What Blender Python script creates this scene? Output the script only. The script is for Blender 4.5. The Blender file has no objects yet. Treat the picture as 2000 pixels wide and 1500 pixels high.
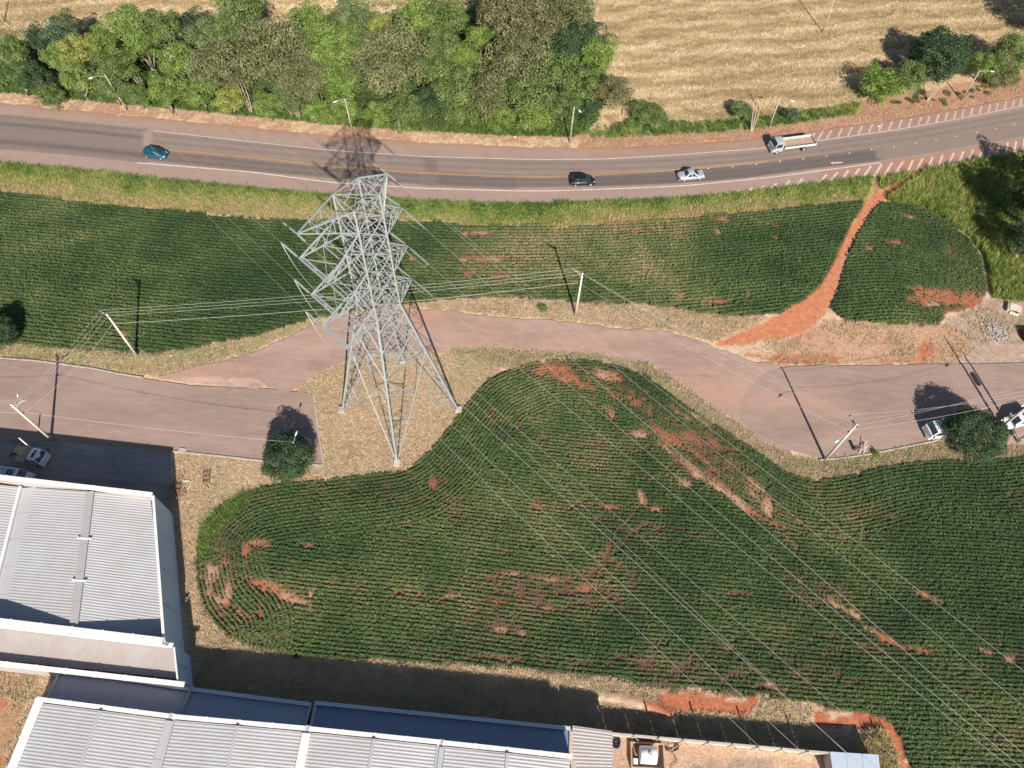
import bpy, bmesh, math, random
import numpy as np
from mathutils import Vector, Matrix
random.seed(7); rng = np.random.default_rng(11)
sc = bpy.context.scene
C = sc.collection
# ------------------------------------------------------------------ camera
FPX, NAD, ALT = 1470.0, (950.0, 1622.0), 86.0       # focal length in px of a 2000 px wide frame, foot point of the camera, height
_d = np.array([NAD[0]-1000, NAD[1]-750, FPX]); _d /= np.linalg.norm(_d)
_y = np.array([0, 0, 1.0]) - _d*_d[2]; _y /= np.linalg.norm(_y)
_x = np.cross(_d, _y)
if _x[0] < 0: _x = -_x
_Z = -_d
Rt, Dn, Fw = (np.array([_x[i], _y[i], _Z[i]]) for i in range(3))
cam = bpy.data.cameras.new('camera'); cam.sensor_width = 36; cam.lens = 36*FPX/2000; cam.clip_start = 0.5; cam.clip_end = 12000
co = bpy.data.objects.new('camera', cam); C.objects.link(co)
co.matrix_world = Matrix(((Rt[0], -Dn[0], -Fw[0], 0), (Rt[1], -Dn[1], -Fw[1], 0), (Rt[2], -Dn[2], -Fw[2], ALT), (0, 0, 0, 1)))
sc.camera = co
# ------------------------------------------------------------------ light
SUN_EL, SUN_AZ = math.radians(35.3), math.radians(165.0)      # azimuth clockwise from +Y; shadows fall to -15 deg
w = bpy.data.worlds.new('World'); sc.world = w; w.use_nodes = True
nt = w.node_tree; nt.nodes.clear()
sky = nt.nodes.new('ShaderNodeTexSky'); sky.sky_type = 'NISHITA'; sky.sun_disc = False
sky.sun_elevation = SUN_EL; sky.sun_rotation = SUN_AZ; sky.air_density = 1.0; sky.dust_density = 0.6
bg = nt.nodes.new('ShaderNodeBackground'); bg.inputs[1].default_value = 0.06
out = nt.nodes.new('ShaderNodeOutputWorld'); nt.links.new(sky.outputs[0], bg.inputs[0]); nt.links.new(bg.outputs[0], out.inputs[0])
sl = bpy.data.lights.new('sun', 'SUN'); sl.energy = 5.0; sl.angle = math.radians(0.5); sl.color = (1.0, 0.93, 0.84)
so = bpy.data.objects.new('sun', sl); C.objects.link(so)
Ld = Vector((-math.sin(SUN_AZ)*math.cos(SUN_EL), -math.cos(SUN_AZ)*math.cos(SUN_EL), -math.sin(SUN_EL)))
so.rotation_euler = Ld.to_track_quat('-Z', 'Y').to_euler(); so.location = (30, -80, 120)
sc.view_settings.view_transform = 'Standard'; sc.view_settings.look = 'None'
sc.view_settings.exposure = 0.62; sc.view_settings.gamma = 1.0; sc.view_settings.use_curve_mapping = False
sc.cycles.max_bounces = 6; sc.cycles.diffuse_bounces = 2; sc.cycles.transparent_max_bounces = 8

# ------------------------------------------------------------------ helpers
def G(px, py, z=0.0):
    """a point seen in the photograph (2000x1500 px) at height z -> world x, y"""
    r = Rt*(px-1000)+Dn*(py-750)+Fw*FPX
    t = (ALT-z)/(-r[2]); return np.array([r[0]*t, r[1]*t])
def P(px, py, z=0.0):
    g = G(px, py, z); return Vector((g[0], g[1], z))
def proj(x, y, z=0.0):
    v = np.stack([np.asarray(x, float), np.asarray(y, float), np.asarray(z, float)-ALT+0*np.asarray(x, float)], -1)
    k = v@Fw; return 1000+(v@Rt)/k*FPX, 750+(v@Dn)/k*FPX
def GL(pts, z=0.0): return np.array([G(a, b, z) for a, b in pts])

def hashn(ix, iy, seed):
    h = (ix.astype(np.int64)*374761393+iy.astype(np.int64)*668265263+seed*1442695041) & 0xffffffff
    h = ((h ^ (h >> 13))*1274126177) & 0xffffffff
    return ((h ^ (h >> 16)) & 0xffff)/65535.0
def vn(x, y, s, seed=0):
    x = np.asarray(x, float)/s; y = np.asarray(y, float)/s
    ix = np.floor(x); iy = np.floor(y); fx = x-ix; fy = y-iy
    fx = fx*fx*(3-2*fx); fy = fy*fy*(3-2*fy)
    a = hashn(ix, iy, seed); b = hashn(ix+1, iy, seed); c = hashn(ix, iy+1, seed); d = hashn(ix+1, iy+1, seed)
    return (a*(1-fx)+b*fx)*(1-fy)+(c*(1-fx)+d*fx)*fy
def fbm(x, y, s, seed=0, o=4):
    t = 0; a = 0.5; n = 0
    for i in range(o): t = t+a*vn(x, y, s, seed+i*17); n += a; a *= 0.55; s *= 0.5
    return t/n
def inpoly(x, y, poly):
    x = np.asarray(x, float); y = np.asarray(y, float); r = np.zeros(x.shape, bool); n = len(poly)
    for i in range(n):
        x1, y1 = poly[i]; x2, y2 = poly[(i+1) % n]
        if y1 == y2: continue
        c = ((y1 > y) != (y2 > y)) & (x < (x2-x1)*(y-y1)/(y2-y1)+x1)
        r ^= c
    return r
def segdist(x, y, pl):
    """distance to a polyline and nearest point"""
    best = np.full(np.shape(x), 1e9); bx = np.zeros(np.shape(x)); by = np.zeros(np.shape(x))
    for i in range(len(pl)-1):
        ax, ay = pl[i]; cx, cy = pl[i+1]; dx, dy = cx-ax, cy-ay; L = dx*dx+dy*dy+1e-9
        t = np.clip(((x-ax)*dx+(y-ay)*dy)/L, 0, 1); qx = ax+t*dx; qy = ay+t*dy
        d = np.hypot(x-qx, y-qy); m = d < best
        best = np.where(m, d, best); bx = np.where(m, qx, bx); by = np.where(m, qy, by)
    return best, bx, by
def smooth(pl, n=3):
    pl = [np.array(p, float) for p in pl]
    for _ in range(n):
        q = [pl[0]]
        for a, b in zip(pl[:-1], pl[1:]): q += [a*.75+b*.25, a*.25+b*.75]
        q.append(pl[-1]); pl = q
    return np.array(pl)
def smoothclosed(pl, n=2):
    pl = [np.array(p, float) for p in pl]
    for _ in range(n):
        q = []
        for i in range(len(pl)):
            a, b = pl[i], pl[(i+1) % len(pl)]; q += [a*.75+b*.25, a*.25+b*.75]
        pl = q
    return np.array(pl)

# ---- materials
MATS = {}
def mat(name, col, rough=0.8, metal=0.0, var=0.12, scale=3.0, bump=0.0, spec=0.3, col2=None, trans=0.0, coord='Object'):
    if name in MATS: return MATS[name]
    m = bpy.data.materials.new(name); m.use_nodes = True; t = m.node_tree; b = t.nodes['Principled BSDF']
    b.inputs['Roughness'].default_value = rough; b.inputs['Metallic'].default_value = metal
    b.inputs['Specular IOR Level'].default_value = spec
    if trans: b.inputs['Transmission Weight'].default_value = trans
    if var > 0 or col2:
        tc = t.nodes.new('ShaderNodeTexCoord'); n = t.nodes.new('ShaderNodeTexNoise'); n.inputs['Scale'].default_value = scale
        n.inputs['Detail'].default_value = 6; t.links.new(tc.outputs[coord], n.inputs['Vector'])
        r = t.nodes.new('ShaderNodeValToRGB'); r.color_ramp.elements[0].position = 0.3; r.color_ramp.elements[1].position = 0.7
        c2 = col2 or tuple(min(1, c*(1+var)) for c in col); c1 = tuple(c*(1-var) for c in col) if not col2 else col
        r.color_ramp.elements[0].color = (*c1, 1); r.color_ramp.elements[1].color = (*c2, 1)
        t.links.new(n.outputs['Fac'], r.inputs[0]); t.links.new(r.outputs[0], b.inputs['Base Color'])
        if bump:
            bp = t.nodes.new('ShaderNodeBump'); bp.inputs['Strength'].default_value = bump; bp.inputs['Distance'].default_value = 0.05
            t.links.new(n.outputs['Fac'], bp.inputs['Height']); t.links.new(bp.outputs[0], b.inputs['Normal'])
    else: b.inputs['Base Color'].default_value = (*col, 1)
    MATS[name] = m; return m
def attr_mat(name, attr, rough=0.9, fine=((8.0, 0.35), (1.2, 0.25)), bump=0.5, dist=0.1):
    """colour attribute times fine grain"""
    m = bpy.data.materials.new(name); m.use_nodes = True; t = m.node_tree; b = t.nodes['Principled BSDF']
    b.inputs['Roughness'].default_value = rough; b.inputs['Specular IOR Level'].default_value = 0.2
    a = t.nodes.new('ShaderNodeAttribute'); a.attribute_name = attr
    geo = t.nodes.new('ShaderNodeNewGeometry'); cur = a.outputs['Color']
    for i, (s, v) in enumerate(fine):
        n = t.nodes.new('ShaderNodeTexNoise'); n.inputs['Scale'].default_value = s; n.inputs['Detail'].default_value = 5; n.inputs['Roughness'].default_value = 0.7
        t.links.new(geo.outputs['Position'], n.inputs['Vector'])
        mr = t.nodes.new('ShaderNodeMapRange'); mr.inputs['From Min'].default_value = 0.25; mr.inputs['From Max'].default_value = 0.75
        mr.inputs['To Min'].default_value = 1-v; mr.inputs['To Max'].default_value = 1+v; t.links.new(n.outputs['Fac'], mr.inputs['Value'])
        mx = t.nodes.new('ShaderNodeVectorMath'); mx.operation = 'SCALE'; t.links.new(cur, mx.inputs[0]); t.links.new(mr.outputs[0], mx.inputs['Scale']); cur = mx.outputs[0]
        if i == 0 and bump:
            bp = t.nodes.new('ShaderNodeBump'); bp.inputs['Strength'].default_value = bump; bp.inputs['Distance'].default_value = dist
            t.links.new(n.outputs['Fac'], bp.inputs['Height']); t.links.new(bp.outputs[0], b.inputs['Normal'])
    t.links.new(cur, b.inputs['Base Color']); return m
def leaf_mat(name, cols, src='INSTANCER', attr='tint', rough=0.65, trl=0.25):
    """leaf colour picked along a ramp by an attribute"""
    m = bpy.data.materials.new(name); m.use_nodes = True; t = m.node_tree; b = t.nodes['Principled BSDF']
    b.inputs['Roughness'].default_value = rough; b.inputs['Specular IOR Level'].default_value = 0.25
    a = t.nodes.new('ShaderNodeAttribute'); a.attribute_name = attr; a.attribute_type = src
    r = t.nodes.new('ShaderNodeValToRGB')
    while len(r.color_ramp.elements) < len(cols): r.color_ramp.elements.new(0.5)
    for i, c in enumerate(cols):
        r.color_ramp.elements[i].position = i/(len(cols)-1); r.color_ramp.elements[i].color = (*c, 1)
    t.links.new(a.outputs['Fac'], r.inputs[0]); t.links.new(r.outputs[0], b.inputs['Base Color'])
    tr = t.nodes.new('ShaderNodeBsdfTranslucent'); t.links.new(r.outputs[0], tr.inputs[0])
    mx = t.nodes.new('ShaderNodeMixShader'); mx.inputs[0].default_value = trl
    t.links.new(b.outputs[0], mx.inputs[1]); t.links.new(tr.outputs[0], mx.inputs[2]); t.links.new(mx.outputs[0], t.nodes['Material Output'].inputs[0])
    return m

# ---- objects
def tag(o, label=None, cat=None, group=None, kind=None):
    if label: o['label'] = label
    if cat: o['category'] = cat
    if group: o['group'] = group
    if kind: o['kind'] = kind
    return o
def link(name, me, parent=None, m=None, loc=None):
    o = bpy.data.objects.new(name, me); C.objects.link(o)
    if m and me and not me.materials: me.materials.append(m)
    if parent: o.parent = parent
    if loc is not None: o.location = loc
    return o
def empty(name, label, cat, loc=(0, 0, 0), rz=0, group=None):
    o = bpy.data.objects.new(name, None); C.objects.link(o); o.location = loc; o.rotation_euler = (0, 0, rz); o.empty_display_size = .5
    return tag(o, label, cat, group)
def mesh(name, verts, faces, m=None, smoothf=False):
    me = bpy.data.meshes.new(name); me.from_pydata([tuple(v) for v in verts], [], faces); me.update()
    if m: me.materials.append(m)
    if smoothf: me.polygons.foreach_set('use_smooth', [True]*len(me.polygons))
    return me
def npmesh(name, V, F, m=None):
    """V (n,3), F (k,3|4) arrays"""
    me = bpy.data.meshes.new(name); V = np.asarray(V, np.float32); F = np.asarray(F, np.int32); k = F.shape[1]
    me.vertices.add(len(V)); me.vertices.foreach_set('co', V.ravel())
    me.loops.add(F.size); me.loops.foreach_set('vertex_index', F.ravel())
    me.polygons.add(len(F)); me.polygons.foreach_set('loop_start', np.arange(0, F.size, k, dtype=np.int32)); me.update(calc_edges=True)
    if m: me.materials.append(m)
    return me
class MB:
    def __init__(s): s.v = []; s.f = []
    def add(s, v, f):
        n = len(s.v); s.v += [tuple(a) for a in v]; s.f += [tuple(i+n for i in q) for q in f]; return s
    def box(s, x0, x1, y0, y1, z0, z1):
        return s.add([(x0, y0, z0), (x1, y0, z0), (x1, y1, z0), (x0, y1, z0), (x0, y0, z1), (x1, y0, z1), (x1, y1, z1), (x0, y1, z1)],
                     [(0, 3, 2, 1), (4, 5, 6, 7), (0, 1, 5, 4), (1, 2, 6, 5), (2, 3, 7, 6), (3, 0, 4, 7)])
    def prism(s, base, top):
        n = len(base)
        return s.add(list(base)+list(top), [tuple(reversed(range(n))), tuple(range(n, 2*n))]+[(i, (i+1) % n, n+(i+1) % n, n+i) for i in range(n)])
    def beam(s, a, b, w, h=None):
        a = Vector(a); b = Vector(b); d = b-a
        if d.length < 1e-6: return s
        h = h or w; d.normalize(); u = d.cross(Vector((0, 0, 1)))
        if u.length < 1e-3: u = Vector((1, 0, 0))
        u.normalize(); q = u.cross(d); c = [u*w/2*i+q*h/2*j for i, j in ((-1, -1), (1, -1), (1, 1), (-1, 1))]
        return s.prism([a+k for k in c], [b+k for k in c])
    def tube(s, pts, r, n=6):
        rs = r if isinstance(r, (list, tuple)) else [r]*len(pts); pts = [Vector(p) for p in pts]; base = len(s.v); vs = []
        for i, p in enumerate(pts):
            d = (pts[min(i+1, len(pts)-1)]-pts[max(i-1, 0)]).normalized(); u = d.cross(Vector((0, 0, 1)))
            if u.length < 1e-3: u = Vector((1, 0, 0))
            u.normalize(); q = u.cross(d)
            vs += [p+(u*math.cos(2*math.pi*k/n)+q*math.sin(2*math.pi*k/n))*rs[i] for k in range(n)]
        fs = [(i*n+k, i*n+(k+1) % n, (i+1)*n+(k+1) % n, (i+1)*n+k) for i in range(len(pts)-1) for k in range(n)]
        fs += [tuple(reversed(range(n))), tuple(range((len(pts)-1)*n, len(pts)*n))]
        return s.add(vs, fs)
    def build(s, name, m, parent=None, sm=False, loc=None):
        return link(name, mesh(name, s.v, s.f, m, sm), parent, None, loc)
def fan(name, pts, z, m, parent=None, kind=None):
    """flat sheet from an outline"""
    bm = bmesh.new(); vs = [bm.verts.new((p[0], p[1], z)) for p in pts]; f = bm.faces.new(vs); bm.normal_update()
    if f.normal.z < 0: f.normal_flip()
    bmesh.ops.triangulate(bm, faces=[f]); me = bpy.data.meshes.new(name); bm.to_mesh(me); bm.free(); me.materials.append(m)
    o = link(name, me, parent)
    if kind: o['kind'] = kind
    return o
def strip(name, A, B, z, m, parent=None, kind=None):
    V = []; F = []
    for i, (a, b) in enumerate(zip(A, B)):
        V += [(a[0], a[1], z), (b[0], b[1], z)]
        if i: F.append((2*i-2, 2*i-1, 2*i+1, 2*i))
    me = mesh(name, V, F, m)
    if me.polygons and me.polygons[0].normal.z < 0: me.flip_normals()
    o = link(name, me, parent)
    if kind: o['kind'] = kind
    return o
def offset_line(pl, d):
    pl = np.asarray(pl, float); t = np.gradient(pl, axis=0); t /= np.linalg.norm(t, axis=1)[:, None]
    return pl+np.stack([-t[:, 1], t[:, 0]], 1)*d
def rough_edge(poly, amp=0.25, step=0.7, seed=3):
    poly = [np.array(p, float) for p in poly]; o = []
    for i in range(len(poly)):
        a, b = poly[i], poly[(i+1) % len(poly)]; L = np.linalg.norm(b-a); n = max(1, int(L/step))
        for k in range(n): o.append(a+(b-a)*k/n)
    o = np.array(o); dx = (fbm(o[:, 0], o[:, 1], 1.6, seed)-.5)*2*amp; dy = (fbm(o[:, 0]+90, o[:, 1], 1.6, seed)-.5)*2*amp
    return o+np.stack([dx, dy], 1)

# ------------------------------------------------------------------ outlines measured in the photograph
hx = [-400, 0, 140, 245, 430, 650, 825, 1000, 1175, 1300, 1350, 1475, 1573, 1650, 1825, 2000, 2400]
N_EDGE = ([-400, 0, 245, 430, 650, 825, 1000, 1175, 1350, 1475, 1573, 1650, 1825, 2000, 2400], [188, 201, 226, 243, 266, 279, 287, 290, 282, 273, 259, 247, 222, 188, 95])
S_EDGE = ([-400, 0, 140, 297, 490, 647, 780, 895, 1000, 1175, 1300, 1440, 1615, 1709, 1807, 1986, 2400], [305, 317, 328, 346, 366, 379, 388, 394, 397, 391, 387, 376, 353, 343, 329, 298, 214])
N_LINE = ([302, 490, 650, 830, 1050, 1175, 1300, 1485, 1590, 1755, 1895, 2000, 2400], [256, 277, 294, 306, 312, 311, 304, 290, 276, 253, 228, 206, 116])
S_LINE = ([268, 490, 650, 825, 1000, 1087, 1300, 1350, 1510, 1720], [318, 336, 357, 368, 373, 373, 365, 362, 346, 318])
Y_LINE = ([330, 490, 647, 825, 1000, 1087, 1300, 1315, 1660, 1860, 2000, 2400], [293, 308, 325, 338, 345, 346, 334, 333, 299, 266, 241, 157])
def yat(L, x): return float(np.interp(x, L[0], L[1]))
def hline(L, xs, n=2):
    return smooth([G(x, yat(L, x)) for x in xs], n)
street_w = [(-260, 690), (0, 702), (60, 706), (120, 712), (180, 722), (235, 733), (300, 742), (370, 753), (450, 757), (520, 759), (590, 767), (612, 771), (620, 830), (631, 907), (590, 906), (510, 898), (400, 886), (337, 880), (220, 869), (100, 858), (0, 847), (-260, 822)]
road_m = [(300, 736), (345, 726), (400, 714), (490, 690), (560, 657), (620, 632), (700, 610), (790, 602), (870, 606), (960, 617), (1050, 624), (1130, 631), (1230, 644), (1300, 646), (1360, 662), (1420, 688), (1480, 706), (1530, 716),
          (1560, 900), (1500, 868), (1440, 826), (1380, 785), (1325, 745), (1262, 707), (1150, 691), (1050, 685), (960, 679), (880, 683), (800, 688), (720, 695), (660, 708), (610, 735), (575, 764), (520, 757), (450, 752), (370, 748), (320, 741)]
street_e = [(1527, 716), (1600, 714), (1700, 713), (1860, 711), (2000, 709), (2300, 700), (2300, 800), (2000, 846), (1900, 852), (1830, 858), (1760, 872), (1700, 884), (1640, 893), (1600, 896), (1550, 882), (1500, 858), (1450, 826), (1440, 800), (1460, 760), (1490, 730)]
yard = [(-260, 830), (0, 850), (100, 861), (220, 872), (330, 883), (334, 1000), (300, 1000), (-260, 960)]
path_c = [(1803, 330, 6), (1780, 350, 9), (1750, 365, 12), (1720, 383, 16), (1700, 400, 16), (1680, 430, 14), (1662, 460, 13), (1648, 490, 12), (1636, 520, 13), (1622, 555, 17), (1600, 590, 24), (1568, 618, 30), (1530, 636, 26), (1480, 652, 18), (1430, 666, 12), (1400, 672, 6)]
field_n = [(-260, 365), (0, 374), (100, 386), (190, 402), (260, 405), (330, 411), (420, 420), (500, 428), (600, 431), (700, 430), (860, 434), (900, 441), (1000, 441), (1060, 438), (1090, 448), (1180, 438), (1270, 431), (1340, 427), (1400, 417), (1475, 414), (1580, 401), (1690, 393),
           (1668, 430), (1650, 480), (1637, 520), (1618, 560), (1580, 600), (1525, 610), (1440, 617), (1370, 612), (1320, 602), (1250, 593), (1130, 590), (1050, 583), (950, 580), (850, 586), (760, 598), (680, 606), (600, 626), (500, 655), (380, 678), (300, 690), (200, 684), (100, 679), (30, 668), (-260, 650)]
field_r = [(1712, 398), (1745, 396), (1800, 405), (1850, 432), (1890, 462), (1918, 505), (1928, 560), (1918, 592), (1880, 600), (1850, 612), (1830, 632), (1750, 633), (1650, 625), (1622, 602), (1640, 560), (1655, 500), (1672, 460), (1690, 425)]
nb = [(440, 1242), (400, 1200), (384, 1150), (380, 1090), (392, 1040), (425, 1000), (470, 968), (520, 950), (640, 935), (740, 925), (800, 915), (848, 874), (893, 812), (925, 772), (955, 742), (1000, 722), (1040, 706), (1110, 700), (1190, 708), (1262, 735), (1330, 785), (1400, 830), (1450, 862), (1500, 897), (1540, 925), (1590, 938), (1650, 932), (1750, 905), (1850, 897), (1900, 902), (2000, 893), (2300, 860)]
sb = [(2300, 1700), (1800, 1700), (1780, 1500), (1760, 1440), (1738, 1408), (1690, 1392), (1640, 1388), (1600, 1376), (1500, 1362), (1400, 1350), (1300, 1345), (1200, 1325), (1100, 1315), (1000, 1306), (900, 1298), (800, 1295), (700, 1290), (600, 1284), (500, 1268)]
field_s = nb+sb
W_field_n, W_field_r, W_field_s = GL(field_n), GL(field_r), GL(field_s)
W_nb = smooth(GL(nb), 2)
# bare patches (px centre, half axes px, tilt in px slope, strength)
bare = [(940, 507, 60, 7, .02, 1), (978, 540, 26, 7, 0, .9), (912, 535, 14, 8, 0, .8), (806, 507, 9, 6, 0, 1), (930, 456, 40, 8, 0, .7), (890, 480, 30, 8, .1, .5), (1240, 452, 60, 6, -.05, .7), (1410, 428, 18, 7, 0, .9), (1400, 455, 14, 12, 0, .7), (1330, 462, 22, 5, 0, .6),
        (1515, 465, 9, 6, 0, .6), (1400, 590, 30, 5, 0, .8), (1330, 580, 12, 10, 0, .5), (1460, 582, 12, 5, 0, .6), (1500, 440, 20, 5, 0, .4), (1200, 470, 60, 5, 0, .3), (240, 655, 14, 8, 0, .8), (350, 654, 10, 8, 0, .5), (150, 455, 50, 6, .1, .25),
        (1745, 473, 24, 5, .05, .95), (1698, 486, 10, 6, 0, .7), (1780, 425, 26, 4, .3, .6), (1855, 490, 14, 14, 0, .4), (1830, 582, 56, 17, .05, 1.3), (1900, 585, 30, 16, 0, 1.2), (1870, 612, 30, 12, 0, 1.0), (1795, 565, 30, 8, .1, 1),
        (520, 1145, 34, 12, .25, 1.3), (560, 1165, 24, 12, .3, 1.2), (590, 1178, 20, 7, .1, .9), (608, 1158, 8, 12, 0, .7), (478, 1078, 8, 26, 0, .9), (505, 1062, 24, 9, .1, .9), (600, 1065, 18, 6, .0, .7), (445, 1160, 12, 28, -.9, .95), (420, 1120, 14, 20, 0, .8), (408, 1125, 10, 26, 0, .9),
        (470, 1195, 18, 6, .8, .8), (420, 1170, 22, 9, .5, .8), (510, 1195, 7, 16, 0, .8), (485, 1215, 10, 8, 0, .5), (640, 1140, 12, 5, 0, .7), (605, 1185, 5, 18, 0, .6), (845, 945, 6, 9, 0, .9), (795, 1028, 20, 4, -.2, .6), (885, 1165, 18, 6, 0, .9), (820, 1160, 5, 9, 0, .7), (775, 1160, 14, 6, 0, .6),
        (990, 1120, 24, 6, .05, .7), (1070, 1132, 40, 5, .1, .8), (1145, 1148, 22, 7, .0, 1), (975, 1178, 14, 6, .0, .9), (1040, 1190, 60, 7, 0, .45), (975, 1232, 20, 7, .1, .7), (1020, 1238, 14, 5, 0, .5), (1150, 1240, 20, 5, 0, .4), (1015, 1288, 20, 10, 0, .5), (895, 1298, 18, 8, 0, .7), (1125, 1290, 14, 6, 0, .5), (1100, 1160, 40, 6, 0, .35),
        (1420, 1268, 12, 5, 0, .7), (1400, 1330, 60, 5, .05, .4), (1500, 1340, 20, 7, 0, .5), (1440, 1163, 40, 6, .05, .5), (885, 1005, 16, 10, 0, .35), (830, 1060, 30, 8, 0, .3),
        (1080, 722, 40, 14, .0, 1.0), (1110, 740, 36, 14, .2, 1.0), (1185, 735, 34, 16, .3, 1.0), (1140, 755, 30, 10, .3, .8), (1200, 770, 36, 8, .5, .8), (1240, 785, 34, 8, .6, .7), (1170, 795, 30, 7, .3, .6), (1195, 810, 12, 14, .8, .7), (1250, 848, 18, 10, .1, 1.1), (1293, 845, 26, 14, .7, .9), (1320, 862, 22, 7, 1.0, .9), (1295, 870, 24, 6, .8, .9),
        (1370, 895, 60, 6, .85, .8), (1360, 925, 34, 9, .9, 1.1), (1410, 955, 34, 12, .75, 1.2), (1450, 988, 26, 12, .9, 1.1), (1480, 1010, 22, 8, .8, .8), (1515, 1025, 20, 8, .3, 1.0), (1545, 1060, 20, 6, .9, .8), (1500, 990, 12, 20, .6, 1.1), (1475, 970, 14, 7, .5, .8), (1440, 945, 14, 14, .9, .7), (1480, 950, 30, 8, .9, .9), (1560, 1020, 20, 4, .35, .8), (1440, 880, 8, 4, 0, .4), (1395, 865, 16, 8, .9, .8), (1330, 810, 34, 6, .6, .8), (1370, 820, 30, 6, .7, .7), (1310, 795, 24, 8, .3, .6),
        (1335, 945, 16, 9, .2, .8), (1255, 975, 12, 16, .9, .8), (1190, 990, 24, 6, .1, .9), (1285, 995, 18, 8, .0, .7), (1320, 975, 16, 6, .3, .6), (1060, 990, 40, 12, .1, .45), (1050, 975, 20, 8, 0, .4), (1180, 1075, 14, 14, -.6, .8), (1200, 1100, 20, 8, .3, .5), (1230, 925, 6, 10, 0, .5), (1180, 950, 18, 5, 0, .4), (1250, 1035, 20, 14, -.5, .3),
        (1650, 1058, 5, 6, 0, .7), (1745, 1013, 14, 5, 0, .6), (1600, 940, 14, 6, 0, .4), (1810, 1165, 30, 7, .45, 1.3), (1640, 1186, 24, 7, .6, 1.1), (1672, 1200, 14, 12, .5, 1.1), (1725, 1245, 44, 7, .55, 1.3), (1800, 1272, 26, 8, .3, 1.0), (1930, 1275, 22, 5, .5, .8), (1975, 1290, 14, 7, 0, .8), (1955, 1258, 6, 8, 0, .6), (1895, 1350, 12, 6, 0, .4),
        (1120, 725, 95, 22, .25, 0.44), (1230, 775, 95, 26, .55, 0.44), (1350, 860, 115, 28, .8, 0.39), (1450, 940, 95, 32, .8, 0.39), (640, 1160, 180, 60, 0, 0.15), (1050, 1180, 300, 60, 0, 0.19), (1200, 1000, 150, 80, 0, 0.17), (440, 1120, 50, 95, 0, 0.31), (1030, 1290, 500, 16, .06, 0.32), (1000, 540, 140, 50, 0, 0.23), (1330, 445, 160, 16, -.05, 0.32), (1620, 960, 60, 30, .5, 0.26), (1700, 1230, 180, 50, .5, 0.19)]
def bare_val(x, y):
    px, py = proj(x, y); v = np.zeros(np.shape(x))
    for cx, cy, a, b, k, s in bare:
        dx = px-cx; dy = py-cy-k*dx; v = np.maximum(v, s*np.exp(-((dx/a)**2+(dy/b)**2)*1.0))
    return v

# ------------------------------------------------------------------ ground sheet with real colours of what lies there
def axis(lo, hi, st, far):
    a = list(np.arange(lo, hi+st/2, st)); s = st; b = []; c = []; p = hi; q = lo
    while p < far: s *= 1.6; p += s; q -= s; b.append(p); c.append(q)
    return np.array(c[::-1]+a+b)
GX = axis(-108, 106, .42, 4500); GY = axis(-8, 150, .42, 4500)
XX, YY = np.meshgrid(GX, GY); X = XX.ravel(); Y = YY.ravel()
# warp for irregular borders
WX = X+(fbm(X, Y, 2.4, 5)-.5)*1.6; WY = Y+(fbm(X, Y, 2.4, 9)-.5)*1.6
PXc, PYc = proj(WX, WY); PXc = np.where(Y < -20, 1000, PXc); PYc = np.where(Y < -20, 1700, PYc)
TAN = np.array([.570, .415, .275]); SOIL = np.array([.42, .155, .080]); DRYS = np.array([.47, .30, .20]); GRN = np.array([.17, .21, .07]); YEL = np.array([.36, .35, .14])
STRAW = np.array([.50, .36, .21]); CROP = np.array([.125, .072, .047]); PINK = np.array([.38, .27, .22]); GREY = np.array([.33, .28, .24]); LITTER = np.array([.42, .25, .16])
col = np.tile(TAN, (len(X), 1))
def lay(mask, c, k=1.0):
    global col
    mm = np.clip(mask.astype(float)*k, 0, 1)[:, None]; col = col*(1-mm)+c*mm
def ip(poly): return inpoly(PXc, PYc, poly)
n1 = fbm(X, Y, 6, 21); n2 = fbm(X, Y, 1.6, 33, 3); n3 = fbm(X, Y, 14, 41)
lay(np.clip((n1-.52)*4, 0, 1), DRYS*1.05, .5)
lay(np.clip((n2-.55)*4, 0, 1), YEL, .18)
# stubble field and the ground under the wood
lay(PYc < yat(N_EDGE, 1000)-20, STRAW)
wood = [(-260, 60), (0, 40), (120, 60), (220, 25), (420, 40), (540, 50), (620, 10), (720, -20), (1140, -40), (1150, 60), (1185, 110), (1195, 190), (1150, 262), (900, 272), (650, 252), (430, 232), (240, 212), (0, 190), (-260, 170)]
lay(ip(wood), GRN*.75)
northv = PYc-np.interp(PXc, N_EDGE[0], N_EDGE[1])       # px above the north edge of the asphalt
lay((northv < 4) & (northv > -26-10*(n3-.5)), LITTER); lay((northv < 0) & (northv > -22) & (n2 > .5), TAN*1.1, .7)
lay((northv < 4) & (northv > -24) & (PXc > 1130), SOIL*.5+DRYS*.35, .75)
lay((northv < -20) & (northv > -44) & (PXc > 1190) & (PXc < 1700), GRN*1.1, .9)
lay((northv < -18) & (northv > -50) & (PXc > 1680), SOIL*.40+DRYS*.45, .8)
southv = PYc-np.interp(PXc, S_EDGE[0], S_EDGE[1])
v1 = (southv > -4) & (southv < 62)
lay(v1, YEL); lay(v1 & (n2 > .5), GRN, .8); lay((southv > 24) & (southv < 62) & (n1 > .42), TAN*.95, .8); lay((southv > 28) & (southv < 60) & (PXc > 1150) & (PXc < 1500), SOIL*.5+TAN*.5, .75)
slope_r = [(1720, 350), (2300, 230), (2300, 590), (2010, 590), (1935, 580), (1925, 500), (1895, 462), (1850, 430), (1800, 402), (1730, 392)]
lay(ip(slope_r), YEL*.95); lay(ip(slope_r) & (n2 > .52), GRN, .8)
lay(ip([(1900, 590), (1960, 570), (2000, 560), (2300, 560), (2300, 705), (1860, 710), (1800, 690), (1830, 640)]), PINK*.95, .8)
lay(ip([(1620, 625), (1860, 630), (1900, 660), (1870, 708), (1540, 712), (1450, 690), (1560, 650)]), TAN*.50+SOIL*.38, .9)
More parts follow.
